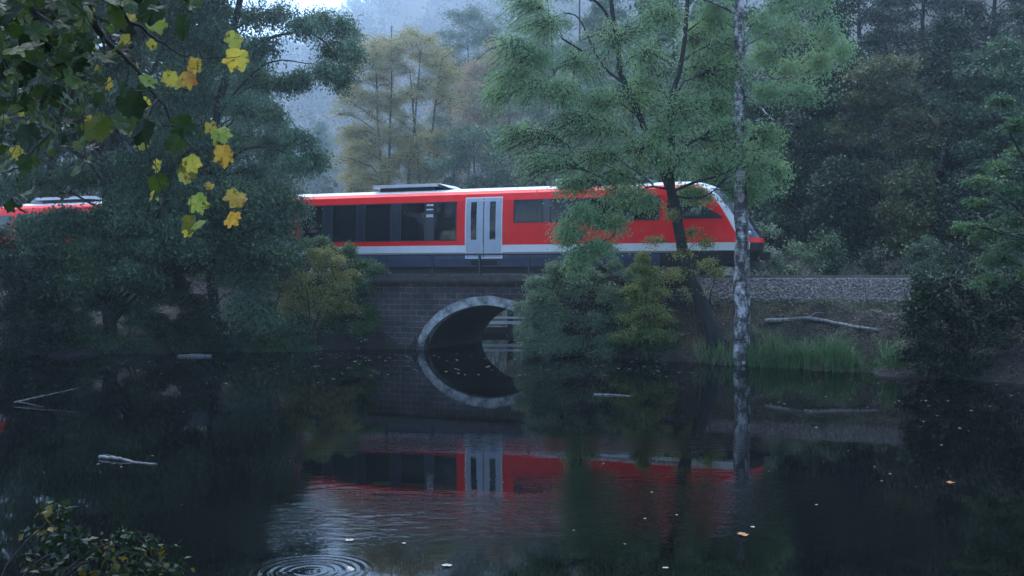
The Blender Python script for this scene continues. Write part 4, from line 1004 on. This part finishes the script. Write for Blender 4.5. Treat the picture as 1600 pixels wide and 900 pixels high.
# ------------------------------------------------------------------ leaf litter, grass and reeds on the bank
M_lit = leaf_mat('fallen_leaves', [(.03, .024, .024), (.07, .052, .048), (.14, .105, .09), (.26, .22, .2)], .6, .1)
b = MB(); n = 30000
s_ = rng.uniform(12.5, 31, n); q_ = rng.uniform(3.0, 8.5, n); x, y = xy(s_, q_); z = ground_z(x, y); k = z > .03; x, y, z = x[k], y[k], z[k]; n = len(x)
leaves(b, np.stack([x, y, z+.012+rng.uniform(0, .02, n)], -1), np.stack([rng.normal(0, 1, n), rng.normal(0, 1, n), rng.normal(0, .15, n)], -1), np.array([0, 0, 1.])+rng.normal(0, .3, (n, 3)), rng.uniform(.04, .09, n), .75)
n = 7000; s_ = rng.uniform(-24, 7, n); q_ = rng.uniform(3.0, 13, n); x, y = xy(s_, q_); z = ground_z(x, y); k = z > .03; x, y, z = x[k], y[k], z[k]; n = len(x)
leaves(b, np.stack([x, y, z+.015+rng.uniform(0, .02, n)], -1), np.stack([rng.normal(0, 1, n), rng.normal(0, 1, n), rng.normal(0, .15, n)], -1), np.array([0, 0, 1.])+rng.normal(0, .3, (n, 3)), rng.uniform(.04, .09, n), .75)
tag(b.build('leaf_litter', M_lit), 'fallen brown leaves scattered over the bank', None, None, 'stuff')
def blades(b, x, y, z, h, w, rng, bend=.5):
    n = len(x); a = rng.uniform(0, 6.283, n); lean = rng.uniform(.05, bend, n)*h
    dx, dy = np.cos(a), np.sin(a); px_, py_ = -dy, dx; V = []
    for t, ww in ((0, 1), (.4, .9), (.75, .6), (1, .08)):
        cx = x+dx*lean*t**2.2; cy = y+dy*lean*t**2.2; cz = z+h*t*(1-.22*t*lean/h)
        for sg in (-1, 1): V.append(np.stack([cx+sg*px_*w*ww/2, cy+sg*py_*w*ww/2, cz], -1))
    V = np.stack(V, 1); i = np.arange(n)[:, None]*8
    f = np.concatenate([i+np.array([[2*k, 2*k+1, 2*k+3, 2*k+2]]) for k in range(3)])
    b.add(V.reshape(-1, 3), f)
M_reed = leaf_mat('reed_blades', [(.03, .07, .03), (.06, .14, .055), (.11, .21, .08), (.2, .22, .1)], 1.0, .35)
M_grass = leaf_mat('bank_grass', [(.035, .06, .022), (.07, .11, .04), (.13, .15, .06)], 1.2, .4)
def reeds(px0, px1, py, n, h, spreadq, seed, prof=None):
    r = np.random.default_rng(seed); b = MB()
    px = r.uniform(px0, px1, n); p = np.array([hit(q, py, y0=20) for q in np.linspace(px0, px1, 24)])
    x = np.interp(px, np.linspace(px0, px1, 24), p[:, 0]); y = np.interp(px, np.linspace(px0, px1, 24), p[:, 1])+r.normal(0, spreadq, n)
    z = np.maximum(ground_z(x, y), -.05)
    hh = h*r.uniform(.35, 1.15, n)
    if prof is not None: hh *= np.interp(px, *prof)
    blades(b, x, y, z, hh, r.uniform(.010, .024, n), r, 1.15); return b
b = reeds(1166, 1338, 568, 1700, .95, .3, 1, ([1166, 1200, 1260, 1300, 1325, 1340], [.75, .8, .85, 1.15, .9, .4]))
tag(b.build('reeds', M_reed), 'dense clump of green reeds at the water edge beside the birch', None, None, 'stuff')
b = reeds(1380, 1412, 572, 260, .95, .25, 2); tag(b.build('reeds', M_reed), 'thin clump of reeds beside the bare earth gap', None, None, 'stuff')
b = reeds(1340, 1382, 574, 160, .3, .2, 3); tag(b.build('grass', M_reed), 'short wet grass at the water edge between the reeds', None, None, 'stuff')
b = reeds(1085, 1150, 560, 260, .6, .3, 4); tag(b.build('grass', M_reed), 'short grass round the foot of the leaning tree', None, None, 'stuff')
b = MB(); n = 16000; s_ = rng.uniform(14, 32, n); q_ = rng.uniform(3.0, 6.5, n); x, y = xy(s_, q_); z = ground_z(x, y)
k = (z > .15) & ((lump(x*.6, y*.6) > .2) | (q_ < 3.95)); x, y, z = x[k], y[k], z[k]
blades(b, x, y, z, rng.uniform(.06, .2, len(x)), rng.uniform(.008, .016, len(x)), rng, .9)
tag(b.build('grass', M_grass), 'patchy short grass on the leaf-strewn bank', None, None, 'stuff')

# ------------------------------------------------------------------ dead wood
def bough(name, label, cat, pts, r0, r1, mt, twigs=(), seed=1):
    r = np.random.default_rng(seed); base = np.array(pts[0]); P = spline(np.array(pts)-base, 18); P[1:] += r.normal(0, r0*.12, P[1:].shape)
    b = MB(); rr = np.linspace(r0, r1, 18)*(1+r.normal(0, .07, 18)); b.tubes(P, rr, 9, cap=True)
    for tp, tr in twigs: b.tubes(spline(np.array(tp)-base, 7), np.linspace(tr, tr*.35, 7), 5, cap=True)
    o = b.build(name, mt, None, smooth=True); o.location = base; return tag(o, label, cat)
lp = []
for px, py, up in ((1196, 503, .05), (1225, 503, .1), (1262, 501, .13), (1300, 508, .12), (1340, 514, .09), (1374, 519, .07)):
    h = hit(px, py); lp.append(h+np.array([0, 0, up*.6]))
bough('fallen_log', 'long pale fallen bough lying across the bank above the reeds', 'log', lp, .085, .055, M['bark_pale'],
      [((lp[2], lp[2]+[.25, -.1, .18], lp[2]+[.5, -.15, .2]), .03)], 3)
def wat(px, py): 
    Y = F*CAM_Z/(py-HORIZON); return np.array([(px-800)/F*Y, Y, 0.0])
a, c = wat(156, 716), wat(245, 726)
bough('driftwood', 'wet broken branch floating on the open dark water', 'driftwood', [a+[0, 0, .02], (a*2+c)/3+[0, 0, .03], (a+2*c)/3+[0, 0, -.005], c+[0, 0, .01]], .035, .015, M['bark_pale'],
      [((a+[0, 0, .02], a+[.1, .05, .05], a+[.22, .02, .03]), .012)], 4)
a, c = wat(280, 557), wat(329, 557.5); b = MB(); b.box((0, 0, 0), (np.linalg.norm(c-a), .2, .08)); b.box((0, .1, .03), (.5, .12, .07))
o = b.build('floating_plank', M['bark_pale']); o.location = (a+c)/2+np.array([0, 0, .035]); o.rotation_euler = (0, 0, .05)
tag(o, 'pale squared timber plank floating below the hanging boughs', 'plank')
a, c = wat(928, 617), wat(985, 619)
bough('floating_stick', 'thin pale stick floating below the grey-green shrub', 'stick', [a+[0, 0, .01], (a+c)/2+[0, .05, .015], c+[0, 0, .005]], .022, .012, M['bark_pale'], (), 5)
a = wat(1005, 556)
bough('dead_branch', 'bare branch poking out of the water beneath the low shrub', 'branch', [a+[0, 0, -.2], a+[.4, .3, .45], a+[.95, .6, 1.0]], .05, .03, M['bark_grey'], [((a+[.4, .3, .45], a+[.5, .2, .7], a+[.55, .2, .9]), .018)], 6)
a = wat(22, 632)
bough('dead_branch', 'bare forked branch half sunk in the shaded shallows', 'branch', [a+[0, 0, .05], a+[.6, .4, .18], a+[1.2, .9, .3]], .022, .007, M['bark_pale'],
      [((a+[.1, 0, .06], a+[.5, -.2, .03], a+[.95, -.5, .0]), .013)], 7)

# ------------------------------------------------------------------ leaves afloat
_lp = []
for a_, r_ in ((270, .36), (247, .46), (228, .50), (208, .44), (192, .50), (178, .45), (165, .42), (153, .53), (141, .62), (131, .56), (120, .46), (112, .45), (103, .58), (96, .60), (90, .68)): _lp.append((a_, r_))
_lp = _lp+[(180-a_, r_) for a_, r_ in _lp[-2:0:-1]]
LOBE = np.array([(r_*math.cos(R(a_)), .36+r_*math.sin(R(a_))) for a_, r_ in _lp])
def maple_blade(cup, seed):
    r = np.random.default_rng(seed); v = LOBE+r.normal(0, .025, LOBE.shape)
    z = cup*(v[:, 0]**2*1.2+(v[:, 1]-.4)**2*.5)+r.normal(0, .02, len(v))+.05*np.sin(v[:, 0]*9)
    V = np.column_stack([v, z]); c = np.array([[0, .38, .0]])
    n = len(V); f = [(n, i, (i+1) % n) for i in range(n)]
    return np.vstack([V, c]), np.array(f)
FL = leaf_mat('floating_leaf_pale', [(.2, .17, .12), (.4, .36, .3), (.58, .56, .53)], 5, .1, rough=.22)
FO = leaf_mat('floating_leaf_orange', [(.3, .12, .03), (.4, .2, .06)], 5, .1, rough=.4)
blm = []
for k in range(6):
    b = MB(); v, f = maple_blade(.25, 40+k); v[:, 2] = np.abs(v[:, 2])*.6+.004; b.add(v*[.8, .8, 1], f); blm.append(b.build('floating_leaf', FL, me_only=True))
bo = MB(); v, f = maple_blade(.3, 60); v[:, 2] = np.abs(v[:, 2])+.004; bo.add(v, f); blo = bo.build('floating_leaf', FO, me_only=True)
def put_leaf(px, py, size, me, label, group=None, tilt=0):
    p = wat(px, py); o = bpy.data.objects.new('floating_leaf', me); o.location = (p[0], p[1], .006); o.scale = (size,)*3
    o.rotation_euler = (tilt, 0, float(rng.uniform(0, 6.28))); link(o); tag(o, label, 'leaf', group); return o
put_leaf(1167, 838, .14, blo, 'orange leaf floating just under a pale one below the birch reflection')
put_leaf(1173, 824, .07, blm[0], 'white-looking leaf floating above the orange leaf')
put_leaf(545, 846, .12, blm[1], 'tan leaf floating above the spreading rings')
put_leaf(1488, 754, .14, blo, 'dull orange leaf floating alone on the dark open water')
put_leaf(1512, 572, .16, blo, 'reddish leaf floating by the dark thicket')
put_leaf(551, 892, .1, blm[2], 'curled pale leaf lying inside the spreading rings', None, .3)
put_leaf(1044, 888, .08, blm[3], 'small pale leaf floating at the bottom edge below the leaning trunk reflection')
put_leaf(705, 885, .13, blm[4], 'pale bent leaf floating beside the spreading rings')
put_leaf(633, 850, .06, blm[5], 'tiny pale leaf floating between the rings and the train reflection')
zones = [((420, 830), (552, 588), 85), ((820, 1090), (558, 592), 50), ((1160, 1600), (572, 640), 45), ((1000, 1600), (640, 720), 14), ((300, 520), (552, 620), 14), ((880, 1500), (720, 880), 12), ((0, 300), (560, 860), 12)]
for (x0, x1), (y0, y1), n in zones:
    for _ in range(n):
        py = y0+(y1-y0)*rng.uniform(0, 1)**1.4; px = rng.uniform(x0, x1); p = wat(px, py)
        if gz(p[0], p[1]) > -.02: continue
        put_leaf(px, py, float(rng.uniform(.45, 1.0)*.15*min(1, p[1]/36)), blm[int(rng.integers(0, 6))], 'small pale fallen leaf drifting on the dark pond', 'small pale leaves drifting on the pond')

# ------------------------------------------------------------------ the maple whose boughs hang in from above, close to the camera
MG = leaf_mat('maple_leaf_shaded_green', [(.006, .013, .005), (.010, .024, .007), (.022, .05, .010), (.08, .12, .02), (.18, .17, .03)], 3, .4)  # backlit shade, and a few lit leaves, put into the green leaf colours
MY = leaf_mat('maple_leaf_yellow', [(.16, .28, .05), (.34, .40, .07), (.50, .42, .07), (.48, .30, .05), (.30, .13, .03)], 6, .5)
def m_mapley():
    m = MY; nd, ln = m.node_tree.nodes, m.node_tree.links; p = nd['Principled BSDF']
    src = p.inputs['Base Color'].links[0].from_socket
    n = noise(nd, ln, 38, 4, .6); r = ramp(nd, [(.34, (.22, .09, .03)), (.46, (1, 1, 1))]); ln.new(n.outputs[0], r.inputs[0])
    x = N(nd, 'ShaderNodeMixRGB', blend_type='MULTIPLY'); x.inputs[0].default_value = .9; ln.new(src, x.inputs[1]); ln.new(r.outputs[0], x.inputs[2])
    ln.new(x.outputs[0], p.inputs['Base Color']); ln.new(x.outputs[0], nd['Translucent BSDF'].inputs[0])
m_mapley()
rng = np.random.default_rng(90)
trunk0 = np.array([-6.2, 2.6, 0.0]); trunk0[2] = gz(-6.2, 2.6)-.2
maple = tag(empty('maple_tree', tuple(trunk0)), 'maple with large yellow and shaded green leaves hanging in close to the camera', 'tree')
wood = MB()
wood.tubes(spline([trunk0, trunk0+[.1, .1, 2], trunk0+[0, .2, 4.5], trunk0+[.3, .2, 7]], 16)-trunk0, np.linspace(.2, .1, 16), 10)
def mbr(pts, r0, r1, k=14):
    P = spline(pts, k); P[1:-1] += rng.normal(0, .004, P[1:-1].shape); wood.tubes(P-trunk0, r1+(r0-r1)*np.linspace(1, 0, k)**2.2, 6); return P
BR = [mbr([trunk0+[.1, .15, 3.4], at(20, -250, 4.2), at(138, 15, 4.4), at(165, 60, 4.5), at(215, 110, 4.6), at(247, 153, 4.7), at(285, 215, 4.8), at(330, 262, 4.9), at(352, 312, 4.95)], .03, .002, 30),
      mbr([at(160, 50, 4.5), at(165, 90, 4.45), at(185, 130, 4.4), at(200, 140, 4.4), at(235, 140, 4.5)], .008, .003),
      mbr([trunk0+[.1, .15, 3.8], at(80, -250, 4.5), at(180, 5, 4.8), at(220, 40, 4.9), at(258, 72, 5.0), at(300, 90, 5.1), at(355, 90, 5.1), at(375, 88, 5.1)], .024, .0015, 24),
      mbr([trunk0+[.1, .15, 2.8], at(-100, -100, 4.0), at(60, 30, 4.1), at(115, 140, 4.1), at(128, 190, 4.1), at(135, 250, 4.1)], .024, .002, 22),
      mbr([at(115, 140, 4.1), at(80, 200, 4.0), at(40, 250, 3.9), at(10, 270, 3.9)], .01, .003),
      mbr([at(215, 190, 4.3), at(235, 245, 4.35), at(262, 310, 4.4)], .006, .002), mbr([at(247, 153, 4.7), at(225, 185, 4.5), at(215, 230, 4.3), at(230, 250, 4.3), at(260, 228, 4.4)], .005, .002),
      mbr([trunk0+[.1, .15, 3.2], at(-60, -160, 4.3), at(30, -20, 4.4), at(95, 60, 4.4), at(110, 130, 4.5)], .024, .003, 20)]
blades_m = [maple_blade(c_, 70+i) for i, c_ in enumerate((.15, .3, -.25, .45, .1, -.4, .6, .2))]
def mleaf(bm, c, size, d, nm, k):
    d = d/np.linalg.norm(d); nm = nm-d*np.dot(nm, d); nm /= np.linalg.norm(nm); s_ = np.cross(d, nm)
    v, f = blades_m[k % len(blades_m)]
    V = c+size*(v[:, :1]*s_+v[:, 1:2]*d+v[:, 2:3]*nm); bm.add(V-trunk0, f)
    pet = np.array([c, c-d*size*.35+np.array([0, 0, .12*size]), c-d*size*.7+np.array([0, 0, .4*size])]); wood.tubes(pet-trunk0, [.0016, .0014, .0014], 4)
yel, grn = MB(), MB()
YLV = [(376, 92, 46), (368, 62, 34), (292, 122, 34), (268, 120, 30), (306, 100, 30), (340, 212, 40), (328, 200, 26), (348, 240, 40), (295, 255, 34), (246, 298, 34), (305, 316, 38), (373, 312, 40), (368, 342, 34), (315, 352, 30),
       (247, 316, 28), (238, 40, 38), (244, 22, 28), (50, 264, 34), (22, 238, 28), (155, 112, 30), (168, 130, 24), (146, 190, 24), (222, 160, 24), (222, 128, 32), (212, 105, 20), (285, 278, 26), (270, 232, 26), (228, 228, 30), (95, 10, 30), (136, 20, 26), (282, 130, 30),
       (296, 362, 20), (330, 292, 18), (140, 75, 20), (196, 60, 22), (205, 30, 24), (232, 70, 20), (35, 170, 30), (250, 258, 24)]
for i, (px, py, s_) in enumerate(YLV):
    Y = 4.75+rng.uniform(-.3, .35); c = at(px, py-s_*.3, Y); size = s_*.86/F*Y
    d = np.array([rng.normal(0, .5), rng.normal(0, .4), -1.0]); nm = np.array([rng.normal(0, .9), -1+rng.normal(0, .4), .4+rng.normal(0, .7)])
    mleaf(yel, c, size, d, nm, i)
GLV = [(287, 35, 36), (252, 20, 40), (210, 178, 40), (195, 160, 44), (170, 200, 44), (230, 200, 40), (300, 200, 34), (318, 205, 20), (265, 225, 30), (245, 282, 30), (258, 322, 34), (298, 345, 28), (296, 262, 28), (190, 95, 30), (85, 20, 44), (95, 60, 50)]
for i, (px, py, s_) in enumerate(GLV):
    Y = 4.6+rng.uniform(-.4, .4); c = at(px, py-s_*.3, Y)
    mleaf(grn, c, s_*1.1/F*Y, np.array([rng.normal(0, .6), rng.normal(0, .5), -1]), np.array([rng.normal(0, .5), -1, .4+rng.normal(0, .4)]), i)
for i in range(820):
    Y = rng.uniform(3.3, 5.6); u = rng.uniform(0, 1)
    if u < .62:
        px = rng.normal(70, 75); py = rng.normal(70, 95)
        if px > 250 or py > 300: continue
    elif u < .8: px, py = rng.uniform(60, 290), rng.uniform(-260, 20)
    else: px, py = rng.uniform(-150, 60), rng.uniform(-100, 330)
    s_ = rng.uniform(15, 29)*4.5/Y
    mleaf(grn, at(px, py, Y), s_/F*Y, np.array([rng.normal(0, .7), rng.normal(0, .7), -.7]), np.array([rng.normal(0, .6), -.5+rng.normal(0, .5), .8]), i)
# the crown above and behind, out of the picture, that shades these boughs
for i in range(2600):
    c = np.array([rng.normal(-3.6, 2.6), rng.normal(2.8, 2.2), rng.uniform(5.0, 8.5)])
    if (c[2]-CAM_Z)/max(c[1], .3) < .32: continue
    mleaf(grn, c, rng.uniform(.12, .2), np.array([rng.normal(0, .7), rng.normal(0, .7), -.5]), np.array([rng.normal(0, .4), rng.normal(0, .4), 1]), i)
wood.build('branches', M['bark'], maple, smooth=True); grn.build('green_leaves', MG, maple); yel.build('yellow_leaves', MY, maple)

# ------------------------------------------------------------------ bush on the shore at the camera's feet
hb = np.array([-3.2, 6.4, gz(-3.2, 6.4)]); rng = np.random.default_rng(95)
C = [(90, 800, 30, 14), (70, 830, 40, 22), (120, 845, 45, 22), (170, 860, 45, 22), (110, 885, 60, 22), (210, 880, 50, 20), (255, 890, 40, 16), (60, 880, 60, 26), (160, 905, 70, 24), (240, 860, 25, 14), (190, 835, 20, 12), (40, 930, 90, 30), (200, 950, 90, 30)]
CC = px_clumps([(*c, rng.uniform(-.25, .25)) for c in C], 6.3, rng)
shrub('bush', 'low dark green bush with a few yellow leaves on the near shore', 'bush', hb, CC, M['bark'],
      leaf_mat('near_shore_bush_leaves', [(.004, .010, .004), (.008, .02, .006), (.014, .034, .009), (.03, .05, .012)], 2, .35), 640, ns=8, stem_r=.012, twigs=10, per=6, size=.055, width=.75, spread=.04,
      accents=(leaf_mat('near_shore_yellow_leaves', [(.10, .08, .012), (.2, .16, .025)], 3, .4), .12, 'yellow_leaves'), twig_r=.003)
